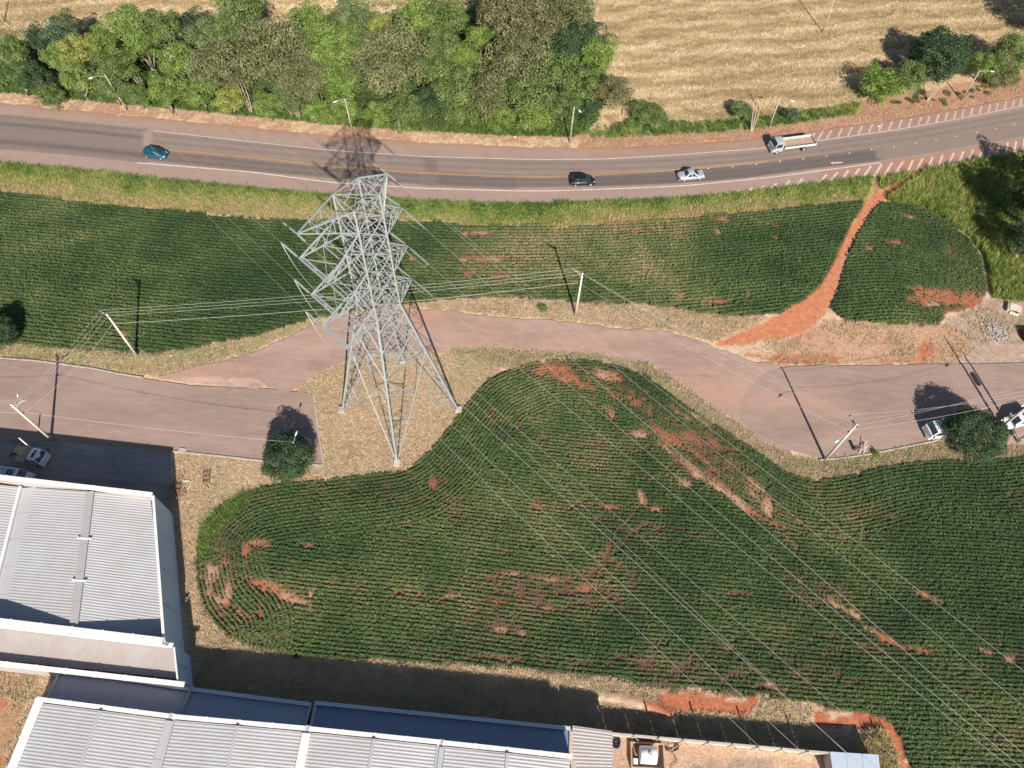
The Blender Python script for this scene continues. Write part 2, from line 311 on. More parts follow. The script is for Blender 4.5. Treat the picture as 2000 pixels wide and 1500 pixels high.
lay(ip([(1440, 690), (1560, 690), (1650, 695), (1640, 712), (1520, 712)]), SOIL*.95, .8)
lay(ip([(1440, 668), (1560, 640), (1600, 660), (1500, 700)]), SOIL*.8+TAN*.2, .5)
lay(ip([(1795, 668), (1825, 662), (1835, 690), (1800, 698)]), SOIL*1.05, 1); lay(ip([(1720, 700), (1830, 697), (1830, 710), (1700, 712)]), SOIL, .6)
lay(ip([(1925, 640), (1960, 635), (1965, 655), (1930, 660)]), GREY, .8); lay(ip([(1930, 655), (1950, 650), (1955, 675), (1940, 672)]), PINK*1.35, .9)
lay(ip([(1630, 345), (1708, 338), (1702, 392), (1630, 398)]), YEL*.8+GRN*.2, .9)
# verges of the old road
near_m = ip([(300, 700), (560, 640), (640, 600), (1240, 575), (1460, 600), (1560, 650), (1500, 700), (1300, 640), (900, 600), (600, 640)])
lay(near_m, TAN*.75+DRYS*.3, .8)
lay(ip([(0, 660), (200, 675), (330, 690), (600, 620), (700, 600), (650, 620), (500, 690), (300, 738), (100, 712), (0, 704)]) & (n2 > .42), YEL*.85+TAN*.2, .7)
lay(ip([(880, 680), (960, 676), (1000, 700), (930, 770), (900, 740)]), YEL*.8+TAN*.2, .7)
lay(ip([(940, 700), (1020, 690), (1060, 700), (960, 750)]), DRYS, .7)
lay(ip([(1262, 705), (1330, 745), (1440, 826), (1560, 890), (1600, 900), (1850, 858), (1990, 870), (2000, 900), (1850, 900), (1650, 935), (1580, 940), (1500, 900), (1330, 790), (1250, 730)]), TAN*.7+GRN*.3, .85)
lay(ip([(1500, 860), (1610, 900), (1600, 945), (1530, 920)]), TAN*.8+DRYS*.2, .7)
lay(ip([(1840, 850), (2300, 780), (2300, 860), (2000, 880), (1900, 870)]), PINK*.95, .9)
lay(ip([(1225, 1380), (1185, 1350), (1215, 1330), (1110, 1318), (1300, 1345)]), DRYS, .5)
# red earth
for pl, k in (([(1282, 1352), (1330, 1352), (1385, 1358), (1440, 1360), (1480, 1362), (1490, 1375), (1462, 1395), (1420, 1392), (1370, 1384), (1325, 1384), (1312, 1392), (1290, 1375)], 1),
              ([(1590, 1378), (1640, 1402), (1668, 1402), (1680, 1390), (1735, 1396), (1760, 1412), (1764, 1450), (1775, 1500), (1780, 1540), (1755, 1540), (1750, 1460), (1730, 1428), (1690, 1432), (1660, 1420), (1588, 1420)], 1),
              ([(1255, 1366), (1290, 1364), (1318, 1386), (1310, 1404), (1290, 1396)], .8), ([(-260, 1330), (20, 1365), (40, 1385), (30, 1440), (10, 1480), (0, 1510), (-260, 1510)], 1), ([(0, 1310), (60, 1320), (40, 1340), (0, 1335)], .5), ([(435, 1240), (450, 1243), (445, 1256), (430, 1252)], .8)):
    lay(ip(pl), SOIL*np.array([1.0, .92, .9]), k)
lay(ip([(1170, 1362), (1250, 1378), (1300, 1405), (1310, 1430), (1180, 1430), (1165, 1400)]), TAN*.62+GREY*.15, .9)
lay(ip([(1320, 1400), (1580, 1405), (1590, 1465), (1300, 1440)]), TAN*.55+GRN*.35, .7)
lay(ip([(1196, 1436), (1600, 1482), (1610, 1560), (1100, 1560)]), DRYS*.85+PINK*.2, .9); lay(ip([(1350, 1490), (1500, 1480), (1520, 1560), (1300, 1560)]), GREY*.7, .5)
lay(ip([(375, 1290), (600, 1290), (1165, 1350), (1160, 1430), (372, 1350)]), TAN*.6+GRN*.2, .8)
lay(ip([(-260, 1290), (110, 1310), (100, 1370), (60, 1540), (-260, 1540)]) & (n2 > .45), TAN*.5+GRN*.3, .6)
lay(ip([(390, 1000), (480, 960), (470, 1000), (400, 1060), (385, 1050)]), GRN*1.2, .8)
lay(ip([(640, 905), (605, 915), (610, 935), (560, 945), (560, 925)]), SOIL*.8+TAN*.2, .8)
lay(ip([(336, 945), (352, 945), (356, 975), (338, 975)]), LITTER*.9, .8)
# crops: soil
for wf in (field_n, field_r, field_s): lay(ip(wf), CROP)
bv = bare_val(X, Y)*(.30+.6*vn(X, Y, .8, 5)+.6*vn(X*.6, Y*1.5, .42, 6))*(.6+.8*n2); infield = ip(field_n) | ip(field_r) | ip(field_s)
pale = np.clip((fbm(X, Y, 4, 77)-.47)*9+(PYc > 1215)*.6, 0, 1)
lay(np.clip((bv-.24)*2.2, 0, 1)*infield*(.92), SOIL*.85); lay(np.clip((bv-.25)*2.4, 0, 1)*infield*pale, DRYS*.92, .85)
# red foot path
pc = smooth([G(a, b) for a, b, c in path_c], 2); pwid = np.interp(np.linspace(0, 1, len(pc)), np.linspace(0, 1, len(path_c)), [c*(.88 if c < 16.5 else 1) for a, b, c in path_c])/13.5
pd, _, _ = segdist(X, Y, pc); ii = np.array([0.0]*len(X))
near = pd < 4
ctr = pc; idx = np.argmin(((X[near][:, None]-ctr[None, :, 0])**2+(Y[near][:, None]-ctr[None, :, 1])**2), 1)
pm = np.zeros(len(X)); pm[near] = np.clip((pwid[idx]*(.8+.5*n2[near])-pd[near])*2.2, 0, 1)
lay(pm, np.array([.50, .195, .100])); pth2 = smooth([G(*p) for p in ((1716, 348), (1712, 366), (1708, 385))], 2); pd2, _, _ = segdist(X, Y, pth2)
lay(np.clip((.55-pd2)*2, 0, 1), SOIL)
PATH_M = pm
Z = -0.05-0.07*fbm(X, Y, 1.2, 3)-0.05*n1
ridge = smooth([G(*p) for p in ((1170, 1357), (1200, 1362), (1240, 1372), (1280, 1380), (1300, 1392), (1312, 1402))], 2)
rd, _, _ = segdist(X, Y, ridge); Z = Z+.55*np.exp(-(rd/.5)**2)*(fbm(X, Y, .9, 8)+.2)
far = (np.abs(X) > 300) | (Y > 400) | (Y < -200); Z[far] = -.1
nx_, ny_ = len(GX), len(GY); ii, jj = np.meshgrid(np.arange(nx_-1), np.arange(ny_-1)); a0 = (jj*nx_+ii).ravel()
gm = npmesh('ground', np.stack([X, Y, Z], 1), np.stack([a0, a0+1, a0+nx_+1, a0+nx_], 1), None)
ca = gm.color_attributes.new('gcol', 'FLOAT_COLOR', 'POINT'); ca.data.foreach_set('color', np.concatenate([col, np.ones((len(X), 1))], 1).astype(np.float32).ravel())
gm.materials.append(attr_mat('ground_surface', 'gcol', fine=((5.0, .38), (1.3, .24), (14, .25)), bump=.8, dist=.12))
gm.polygons.foreach_set('use_smooth', [True]*len(gm.polygons))
go = link('ground', gm); go['kind'] = 'structure'

# ------------------------------------------------------------------ highway
xs = np.concatenate([np.arange(-400, 2400, 9.0)])
A_ = np.array([G(x, yat(N_EDGE, x)) for x in xs]); B_ = np.array([G(x, yat(S_EDGE, x)) for x in xs])
ker = np.ones(9)/9
for Q in (A_, B_):
    for k in (0, 1): Q[4:-4, k] = np.convolve(Q[:, k], ker, 'valid')
NV = 46; vv = np.linspace(0, 1, NV)
V = A_[:, None, :]*(1-vv)[None, :, None]+B_[:, None, :]*vv[None, :, None]; edge = (fbm(V[:, 0, 0], V[:, 0, 1], 1.5, 2)-.5)*.9
V[:, 0] += np.stack([0*edge, edge*.8], 1); V[:, -1] += np.stack([0*edge, (fbm(V[:, -1, 0], V[:, -1, 1], 1.5, 5)-.5)*.8], 1)
VX = V[..., 0].ravel(); VY = V[..., 1].ravel(); pv = np.tile(vv, len(xs)); pxv = np.repeat(xs, NV)
SH = np.array([.312, .226, .186]); LN = np.array([.250, .192, .160]); DK = np.array([.105, .090, .088])
hc = np.tile(SH, (len(VX), 1)); wob = (fbm(VX*.25, VY, 3, 61)-.5)
def hl(m, c, k=1.0):
    global hc
    m = np.clip(m*k, 0, 1)[:, None]; hc = hc*(1-m)+c*m
def band(c, wd): return np.exp(-((pv+wob*.02-c)/wd)**2)
main = (pxv > 285)
hl((pv > .235) & (pv < .755), LN); hl(((pv > .50) & (pv < .755)), LN*.84)
hl(band(.60, .035)+band(.69, .035), DK, .62); hl(band(.30, .03)+band(.41, .03), DK*1.15, .38)
hl(((pv > .51) & (pv < .75) & (pxv > 1140) & (pxv < 1718)), DK, .55)
hl(((pv > .50) & (pv < .75) & (pxv > 1718+(.75-pv)*-60)), LN*.95, .9)
hl(((pv > .50) & (pv < .76) & (pxv > 825) & (pxv < 1010)), DK, .35*1.0)
hl(((pv > .27) & (pv < .5) & (pxv > 828) & (pxv < 852)), DK*1.15, .5); hl(((pv > .51) & (pv < .76) & (pxv > 822) & (pxv < 852)), LN*.8, .5)
hl((1-main)*((pv > .22) & (pv < .78)), LN*.85); hl((1-main)*(band(.36, .03)+band(.66, .05)+band(.22, .03)*.5), DK, .75)
hl(((pxv > 275) & (pxv < 300) & (pv > .24) & (pv < .52)), SH*1.05, .8)
hl(np.clip(.10-pv, 0, 1)*8, SOIL*.55+SH*.4, .8); hl(((pv > .76) & (pxv > 1600)), SOIL*.38+SH*.55, .75); hl(((pv < .22) & (pxv > 1150)), SOIL*.25+SH*.62, .5); hl(((pv > .8) & (pxv > 1740) & (pxv < 1830)), SOIL*.6+SH*.4, .7)
hc *= (0.92+.16*fbm(VX*.3, VY*1.2, 4, 91))[:, None]; hc *= (0.95+.1*fbm(VX, VY, .8, 95))[:, None]
n_ = len(xs); ii, jj = np.meshgrid(np.arange(NV-1), np.arange(n_-1)); a0 = (jj*NV+ii).ravel()
hm = npmesh('highway', np.stack([VX, VY, 0*VX+.02], 1), np.stack([a0, a0+1, a0+NV+1, a0+NV], 1)[:, ::-1])
if hm.polygons[0].normal.z < 0: hm.flip_normals()
ca = hm.color_attributes.new('gcol', 'FLOAT_COLOR', 'POINT'); ca.data.foreach_set('color', np.concatenate([hc, np.ones((len(VX), 1))], 1).astype(np.float32).ravel())
hm.materials.append(attr_mat('asphalt', 'gcol', rough=.85, fine=((9.0, .07), (.7, .07)), bump=.15, dist=.02))
hw = link('highway', hm); hw['kind'] = 'structure'
WHT = mat('road_paint_white', (.62, .52, .48), .7, var=.18, scale=1.2); WHF = mat('road_paint_worn', (.54, .43, .38), .8, var=.2, scale=2.0); YLW = mat('road_paint_yellow', (.50, .27, .10), .7, var=.2, scale=1.5)
def hmark(name, L, x0, x1, wd, m, off=0.0):
    pl = hline(L, np.linspace(x0, x1, max(4, int((x1-x0)/30))), 2); a = offset_line(pl, off+wd/2); b = offset_line(pl, off-wd/2)
    return strip(name, a, b, .03, m, hw)
hmark('edge_line', N_LINE, 302, 2380, .15, WHF)['label'] = 'worn white edge line along the north side'
hmark('edge_line', S_LINE, 268, 1720, .17, WHT)['label'] = 'bright white edge line along the south side'
hmark('centre_line', Y_LINE, 330, 1500, .10, YLW, .13); hmark('centre_line', Y_LINE, 330, 1500, .10, YLW, -.13)
hmark('centre_line', Y_LINE, 1500, 2380, .07, mat('road_paint_old_yellow', (.28, .17, .10), .8, var=.2), .1)
sx0 = [395, 465, 530, 595, 660]; S_lo = [(1300+.35*a, 975*0+.35*b) for a, b in ((395, 1076), (463, 1069), (522, 1064), (588, 1056), (657, 1049), (725, 1041))]
S_hi = [(1300+.35*a, .35*b) for a, b in ((413, 1062), (483, 1048), (550, 1035), (620, 1021), (692, 1008), (765, 996))]
S_lo += [(1560+.22*a, 260+.22*b) for a, b in ((70, 465), (175, 450), (275, 437), (378, 420), (468, 415), (567, 400), (668, 388), (768, 362), (858, 355), (965, 345), (1050, 325), (1145, 312), (1240, 297), (1328, 282), (1423, 265), (1510, 248), (1605, 232), (1685, 218), (1757, 200), (1837, 186), (1912, 172), (1990, 156), (2070, 140))]
S_hi += [(1560+.22*a, 260+.22*b) for a, b in ((145, 385), (248, 367), (345, 347), (442, 330), (540, 313), (643, 290), (735, 275), (830, 262), (928, 250), (1015, 238), (1103, 222), (1190, 210), (1280, 193), (1378, 175), (1463, 160), (1548, 145), (1630, 130), (1704, 113), (1780, 100), (1857, 83), (1932, 68), (2006, 52), (2080, 36))]
def stripe(a, b, wd, m, z=.028):
    pa, pb = P(*a, z), P(*b, z); d = (pb-pa).normalized(); u = Vector((-d.y, d.x, 0))*wd/2
    me = mesh('hatch_stripe', [pa-u, pa+u, pb+u, pb-u], [(3, 2, 1, 0)], m)
    if me.polygons[0].normal.z < 0: me.flip_normals()
    return link('hatch_stripe', me, hw)
for a, b in zip(S_lo[:6]+S_lo[7:], S_hi[:6]+S_hi[7:]): stripe(a, b, .36, WHF)
nlx = [805, 850, 900, 960, 1018, 1075, 1133, 1190, 1245, 1300, 1355, 1410, 1457, 1510, 1560, 1608, 1653, 1703, 1752, 1802, 1846, 1893, 1938, 1980, 2025]
for k, zx in enumerate(nlx):
    x = 1300+.35*zx; dx = np.interp(zx, [800, 1990], [10, 2]); stripe((x, yat(N_LINE, x)-2), (x+dx, yat(N_EDGE, x+dx)+3), .34, mat('road_paint_faded', (.47, .35, .30), .8, var=.2, scale=2))
STUD = mat('stud_plastic', (.46, .34, .22), .4, var=0)
for zx, zy in ((237, 940), (373, 930), (505, 916), (637, 900), (767, 886), (897, 870), (1025, 855), (1147, 833), (1273, 818), (1393, 798), (1507, 778), (1620, 760), (1735, 738), (1845, 717), (1945, 695)):
    b = MB(); p = P(1300+.35*zx, .35*zy); b.prism([p+Vector((-.14, -.12, .02)), p+Vector((.14, -.12, .02)), p+Vector((.14, .12, .02)), p+Vector((-.14, .12, .02))], [p+Vector((-.09, -.05, .09)), p+Vector((.09, -.05, .09)), p+Vector((.09, .05, .09)), p+Vector((-.09, .05, .09))])
    b.build('road_stud', STUD, hw)
ar = fan('lane_arrow', [G(1300+.35*a, .35*b) for a, b in ((918, 911), (935, 900), (934, 906), (985, 904), (990, 910), (934, 914), (936, 919))], .03, WHF, hw)

# ------------------------------------------------------------------ streets
def tarmac(name, c, k=.1, sand=.35, crack=.35):
    m = bpy.data.materials.new(name); m.use_nodes = True; t = m.node_tree; b = t.nodes['Principled BSDF']; b.inputs['Roughness'].default_value = .88; b.inputs['Specular IOR Level'].default_value = .25
    g = t.nodes.new('ShaderNodeNewGeometry'); cur = None
    mp = t.nodes.new('ShaderNodeMapping'); mp.inputs['Scale'].default_value = (.25, 1, 1); t.links.new(g.outputs['Position'], mp.inputs[0])
    for s, v, src in ((.28, k*1.5, mp.outputs[0]), (1.6, k, mp.outputs[0]), (14, k*1.2, g.outputs['Position'])):
        n = t.nodes.new('ShaderNodeTexNoise'); n.inputs['Scale'].default_value = s; n.inputs['Detail'].default_value = 6; n.inputs['Roughness'].default_value = .65; t.links.new(src, n.inputs[0])
        mr = t.nodes.new('ShaderNodeMapRange'); mr.inputs['From Min'].default_value = .3; mr.inputs['From Max'].default_value = .7; mr.inputs['To Min'].default_value = 1-v; mr.inputs['To Max'].default_value = 1+v; t.links.new(n.outputs['Fac'], mr.inputs[0])
        mx = t.nodes.new('ShaderNodeVectorMath'); mx.operation = 'SCALE'
        if cur is None: mx.inputs[0].default_value = c
        else: t.links.new(cur, mx.inputs[0])
        t.links.new(mr.outputs[0], mx.inputs['Scale']); cur = mx.outputs[0]
    n = t.nodes.new('ShaderNodeTexNoise'); n.inputs['Scale'].default_value = .11; n.inputs['Detail'].default_value = 8; n.inputs['Roughness'].default_value = .62; t.links.new(mp.outputs[0], n.inputs[0])
    r = t.nodes.new('ShaderNodeMapRange'); r.inputs['From Min'].default_value = .50; r.inputs['From Max'].default_value = .68; r.inputs['To Max'].default_value = sand; t.links.new(n.outputs['Fac'], r.inputs[0])
    mx = t.nodes.new('ShaderNodeMix'); mx.data_type = 'RGBA'; t.links.new(r.outputs[0], mx.inputs[0]); t.links.new(cur, mx.inputs[6]); mx.inputs[7].default_value = (.44, .255, .175, 1); cur = mx.outputs[2]
    v = t.nodes.new('ShaderNodeTexVoronoi'); v.feature = 'DISTANCE_TO_EDGE'; v.inputs['Scale'].default_value = .13; wn_ = t.nodes.new('ShaderNodeTexNoise'); wn_.inputs['Scale'].default_value = .6; wn_.inputs['Detail'].default_value = 6
    t.links.new(g.outputs['Position'], wn_.inputs[0]); vm = t.nodes.new('ShaderNodeVectorMath'); vm.operation = 'MULTIPLY_ADD'; t.links.new(wn_.outputs['Color'], vm.inputs[0]); vm.inputs[1].default_value = (3, 3, 3); t.links.new(g.outputs['Position'], vm.inputs[2]); t.links.new(vm.outputs[0], v.inputs['Vector'])
    r = t.nodes.new('ShaderNodeMapRange'); r.inputs['From Min'].default_value = .0; r.inputs['From Max'].default_value = .012; r.inputs['To Min'].default_value = crack; r.inputs['To Max'].default_value = 0; t.links.new(v.outputs['Distance'], r.inputs[0])
    mx = t.nodes.new('ShaderNodeMix'); mx.data_type = 'RGBA'; t.links.new(r.outputs[0], mx.inputs[0]); t.links.new(cur, mx.inputs[6]); mx.inputs[7].default_value = (.13, .09, .075, 1); cur = mx.outputs[2]
    t.links.new(cur, b.inputs['Base Color']); return m
fan('old_road', rough_edge(smoothclosed(GL(road_m), 1), .55, .45, 4), .006, tarmac('old_road_surface', (.345, .236, .192), .13, .8, .2), kind='structure')
fan('street', rough_edge(GL(street_w), .06, 1.0, 6), .012, tarmac('street_surface_west', (.290, .208, .174), .10, .3, .16), kind='structure')
fan('street', rough_edge(smoothclosed(GL(street_e), 1), .22, .7, 8), .014, tarmac('street_surface_east', (.295, .210, .174), .11, .55, .12), kind='structure')
fan('concrete_yard', GL(yard), .02, tarmac('yard_concrete', (.30, .27, .25), .2, .2, .4), kind='structure')
fan('broken_asphalt', rough_edge(GL([(345, 742), (380, 738), (420, 735), (450, 736), (490, 737), (515, 744), (524, 754), (500, 759), (450, 755), (400, 750)]), .25, .4, 9), .022, tarmac('broken_asphalt_surface', (.46, .31, .25), .14), kind='structure')
fan('sand_drift', rough_edge(GL([(345, 735), (400, 733), (450, 745), (430, 752), (380, 746)]), .3, .4, 19), .018, tarmac('sand_surface', (.38, .25, .19), .14), kind='structure')
CONC = mat('kerb_concrete', (.42, .36, .31), .9, var=.2, scale=1.5, bump=.3)
def kerb(pts, w_=.16, h_=.13, name='kerb'):
    pl = GL(pts); out = []
    for a, b in zip(pl[:-1], pl[1:]):
        n = max(1, int(np.linalg.norm(b-a)/6)); out += [a+(b-a)*k/n for k in range(n)]
    out.append(pl[-1])
    o = None; parts = MB()
    for a, b in zip(out[:-1], out[1:]):
        d = (b-a)/np.linalg.norm(b-a); parts.beam((*(a+d*.01), h_/2-.03), (*(b-d*.01), h_/2-.03), w_, h_+.06)
    o = parts.build(name, CONC); o['kind'] = 'structure'; return o
kerb([(0, 700), (60, 704), (118, 711), (180, 720), (235, 731), (280, 738)]); kerb([(613, 770), (620, 830), (632, 908)]); kerb([(632, 909), (590, 908), (510, 900), (400, 888), (338, 882)]); kerb([(1600, 899), (1640, 896), (1700, 887), (1760, 875), (1830, 861)])
b = MB(); p = P(350, 880); q = P(363, 882); b.beam(p+Vector((0, 0, .07)), q+Vector((0, 0, .07)), .7, .1); s_ = b.build('storm_drain', CONC); s_['kind'] = 'structure'

# ------------------------------------------------------------------ instanced plants
HID = {}
def source(name, meshes):
    c = bpy.data.collections.new(name)
    for i, me in enumerate(meshes):
        o = bpy.data.objects.new('%s_piece_%02d' % (name, i), me); c.objects.link(o)
    HID[name] = (c, len(meshes)); return c
def scatter(name, pts, scl, rot, tint, srcname, label=None):
    N = len(pts); me = bpy.data.meshes.new(name); me.vertices.add(N); me.vertices.foreach_set('co', np.asarray(pts, np.float32).ravel())
    def at(nm, ty, data, key): a = me.attributes.new(nm, ty, 'POINT'); a.data.foreach_set(key, np.asarray(data).ravel())
    at('scl', 'FLOAT_VECTOR', np.asarray(scl, np.float32), 'vector'); at('rot', 'FLOAT_VECTOR', np.asarray(rot, np.float32), 'vector')
    at('tint', 'FLOAT', np.asarray(tint, np.float32), 'value'); cl, k = HID[srcname]; at('vi', 'INT', rng.integers(0, k, N).astype(np.int32), 'value')
    o = link(name, me); o['kind'] = 'stuff'
    if label: o['label'] = label
    g = bpy.data.node_groups.new(name+'_scatter', 'GeometryNodeTree')
    g.interface.new_socket('Geometry', in_out='INPUT', socket_type='NodeSocketGeometry'); g.interface.new_socket('Geometry', in_out='OUTPUT', socket_type='NodeSocketGeometry')
    gi = g.nodes.new('NodeGroupInput'); gg = g.nodes.new('NodeGroupOutput'); ins = g.nodes.new('GeometryNodeInstanceOnPoints'); ci = g.nodes.new('GeometryNodeCollectionInfo')
    ci.inputs[0].default_value = cl; ci.inputs['Separate Children'].default_value = True; ci.inputs['Reset Children'].default_value = True
    def na(nm, ty):
        n = g.nodes.new('GeometryNodeInputNamedAttribute'); n.data_type = ty; n.inputs['Name'].default_value = nm; return n.outputs['Attribute']
    g.links.new(gi.outputs[0], ins.inputs['Points']); g.links.new(ci.outputs[0], ins.inputs['Instance']); ins.inputs['Pick Instance'].default_value = True
    g.links.new(na('vi', 'INT'), ins.inputs['Instance Index']); g.links.new(na('rot', 'FLOAT_VECTOR'), ins.inputs['Rotation']); g.links.new(na('scl', 'FLOAT_VECTOR'), ins.inputs['Scale'])
    g.links.new(ins.outputs[0], gg.inputs[0]); md = o.modifiers.new('scatter', 'NODES'); md.node_group = g
    return o
def leaf_clump(seed, n, R, H, ls, droop=.3, lo=.15):
    r = random.Random(seed); V = []; F = []
    for i in range(n):
        a = r.uniform(0, 6.283); q = math.sqrt(r.random())*R; z = H*(lo+(1-lo)*r.random()*(1-.5*(q/R)**2)); c = Vector((math.cos(a)*q, math.sin(a)*q, z))
        d = Vector((math.cos(a+r.uniform(-1, 1)), math.sin(a+r.uniform(-1, 1)), r.uniform(-droop, droop))).normalized(); u = d.cross(Vector((r.uniform(-.5, .5), r.uniform(-.5, .5), 1))).normalized()
        s = ls*r.uniform(.7, 1.3); k = len(V); V += [c-d*s*.6, c+u*s*.42, c+d*s*.6, c-u*s*.42]; F.append((k, k+1, k+2, k+3))
    return V, F
def tuft(seed, n, H, spread, wd, lean=.5):
    r = random.Random(seed); V = []; F = []
    for i in range(n):
        a = r.uniform(0, 6.283); q = spread*math.sqrt(r.random()); b = Vector((math.cos(a)*q, math.sin(a)*q, 0)); t = r.uniform(0, 6.283); h = H*r.uniform(.5, 1.1)
        d = Vector((math.cos(t), math.sin(t), 0)); l = h*lean*r.uniform(.3, 1.4); u = Vector((-d.y, d.x, 0))*wd; m_ = b+d*l*.4+Vector((0, 0, h*.65)); e = b+d*l+Vector((0, 0, h))
        k = len(V); V += [b-u, b+u, m_+u*.8, m_-u*.8, e]; F += [(k, k+1, k+2, k+3), (k+3, k+2, k+4)]
    return V, F
SOY = leaf_mat('soybean_leaf', [(.052, .094, .036), (.080, .130, .047), (.134, .182, .066), (.228, .240, .100), (.40, .31, .18)])
source('soy', [mesh('soy', *leaf_clump(s, 15, .165, .40, .135), SOY) for s in range(6)])
GRS = leaf_mat('grass_blade', [(.085, .165, .045), (.190, .280, .065), (.380, .420, .115), (.52, .46, .21), (.62, .46, .27)], trl=.4)
source('grass', [mesh('grass', *tuft(s+20, 18, .55, .24, .026, .7), GRS) for s in range(6)])
DRY = leaf_mat('dry_grass', [(.27, .28, .12), (.45, .37, .22), (.545, .415, .27), (.60, .47, .325), (.50, .34, .235)], trl=.2)
source('short', [mesh('short', *tuft(s+50, 16, .13, .27, .020, 1.3), DRY) for s in range(5)])
STB = leaf_mat('straw', [(.36, .28, .14), (.53, .41, .23), (.70, .55, .33), (.84, .70, .47)], trl=.2)
source('straw', [mesh('straw', *tuft(s+80, 12, .18, .34, .030, 1.8), STB) for s in range(5)])
BSH = leaf_mat('bush_leaf', [(.055, .09, .032), (.09, .14, .042), (.14, .205, .06), (.22, .27, .09), (.32, .28, .15)])
source('bush', [mesh('bush', *leaf_clump(s+120, 230, .95, 1.7, .19, .8, .0), BSH) for s in range(5)])

def grid_pts(poly, step, jit=.9):
    poly = np.asarray(poly); x0, y0 = poly.min(0); x1, y1 = poly.max(0); x0 = max(x0, -112); x1 = min(x1, 112); y0 = max(y0, -10); y1 = min(y1, 152)
    gx, gy = np.meshgrid(np.arange(x0, x1, step), np.arange(y0, y1, step)); gx = gx.ravel(); gy = gy.ravel()
    gx = gx+(rng.random(len(gx))-.5)*step*jit; gy = gy+(rng.random(len(gy))-.5)*step*jit
    m = inpoly(gx, gy, poly); return gx[m], gy[m]
def inframe(x, y, mg=170):
    a, b = proj(x, y); return (a > -mg) & (a < 2000+mg) & (b > -mg) & (b < 1500+mg)
def pathdist_ok(x, y):
    d, qx, qy = segdist(x, y, pc); i = np.argmin((qx[:, None]-pc[None, :, 0])**2+(qy[:, None]-pc[None, :, 1])**2, 1) if len(x) else []
    return d > pwid[i]*.95
ROW = .47
TRK = [GL(p) for p in ([(1130, 700), (1080, 750), (1035, 805), (1000, 860)], [(1290, 1000), (1240, 1040), (1190, 1090), (1150, 1130)], [(1180, 1100), (1200, 1050), (1255, 985)], [(940, 1000), (860, 1040), (780, 1062)])]
def trk(x, y):
    v = np.zeros(np.shape(x))
    for L in TRK: d, _, _ = segdist(x, y, L); v = np.maximum(v, .30*np.exp(-(d/.28)**2)*(vn(x, y, 1.6, 88) > .3))
    return v
def crop(name, poly, rowfn, tintfn, step=.19, thin=.42, row=None, label='rows of green soybean plants'):
    gx, gy = grid_pts(poly, step, 1.0); m = inframe(gx, gy); gx, gy = gx[m], gy[m]
    global ROW
    ROW = row or .47; gx, gy = rowfn(gx, gy); m = inpoly(gx+(fbm(gx, gy, 1.5, 6)-.5)*.8, gy+(fbm(gx, gy, 1.5, 16)-.5)*.8, poly); gx, gy = gx[m], gy[m]
    gx = gx+rng.normal(0, .028, len(gx)); gy = gy+rng.normal(0, .028, len(gx))
    q = fbm(gx, gy, 1.6, 33, 3); hf = .5*vn(gx, gy, .8, 5)+.5*vn(gx*.6, gy*1.5, .42, 6); bvv = bare_val(gx, gy)*(.10+1.55*hf)*(.55+.9*q)*(.7+.6*vn(gx*.5, gy*2, .9, 66))+thin*np.clip((fbm(gx*.55, gy*1.3, 5, 71)-.50)*6, 0, 1)*vn(gx*.6, gy*1.6, .7, 73)+trk(gx, gy)+.12*vn(gx, gy, .5, 55); keep = rng.random(len(gx)) > np.clip((bvv-.18)*2.0, .05, .86)
    if len(gx): keep &= pathdist_ok(gx, gy)
    gx, gy, bvv = gx[keep], gy[keep], bvv[keep]; N = len(gx)
    s = (.78+.50*rng.random(N))*(1-.45*np.clip(bvv*1.8, 0, 1))*(.86+.28*fbm(gx, gy, 7, 44))
    s = s*(1.14 if row else 1.0); t = np.clip(tintfn(gx, gy)+rng.normal(0, .085, N)+.42*np.clip(bvv*1.5, 0, 1)+.55*(fbm(gx, gy, 3.5, 51)-.5)+.75*(fbm(gx*.6, gy, 11, 151, 3)-.5)+.25*(fbm(gx*.25, gy, 1.2, 57)-.5), 0, 1)
    scatter(name, np.stack([gx, gy, np.full(N, -.06)], 1), np.stack([s, s, s*(.85+.35*rng.random(N))], 1), np.stack([rng.normal(0, .1, N), rng.normal(0, .1, N), rng.random(N)*6.283], 1), t, 'soy', label); return N
def rows_from_line(line, wx=0.0):
    L = np.asarray(line); L = L[np.argsort(L[:, 0])]
    def fn(x, y):
        h = np.interp(x, L[:, 0], L[:, 1]); sl = (np.interp(x+1, L[:, 0], L[:, 1])-np.interp(x-1, L[:, 0], L[:, 1]))/2; c = 1/np.sqrt(1+sl*sl)
        w2 = .12*(fbm(x, x*0, 5, 3)-.5)*2; d = (y-h)*c; dd = np.round((d+w2)/ROW)*ROW-w2; return x-(dd-d)*sl*c, y+(dd-d)*c
    return fn
ln = smooth(GL([(-260, 400), (0, 420), (200, 440), (400, 462), (600, 478), (800, 486), (1000, 490), (1200, 486), (1400, 474), (1650, 446), (1800, 425)]), 2)
def tn(x, y):
    a, b = proj(x, y); return .30+.40*np.exp(-(((a-1010)/110)**2+((b-490)/55)**2))+.12*np.exp(-((a-1300)/250)**2)+.10*np.exp(-((b-420)/30)**2)-.10*(a < 600)+.22*np.clip((b-(640-.02*a))/60, 0, 1)*(a < 640)
crop('soybean_rows', W_field_n, rows_from_line(ln), tn, thin=.10, row=.60, label='rows of soybean plants between the highway and the old road')
lr = smooth(GL([(1600, 500), (1700, 492), (1780, 497), (1850, 520), (1900, 560), (1960, 620)]), 2)
crop('soybean_rows', W_field_r, rows_from_line(lr), lambda x, y: .30+.12*fbm(x, y, 6, 8), thin=.25, row=.60, label='small round patch of soybeans right of the red foot path')
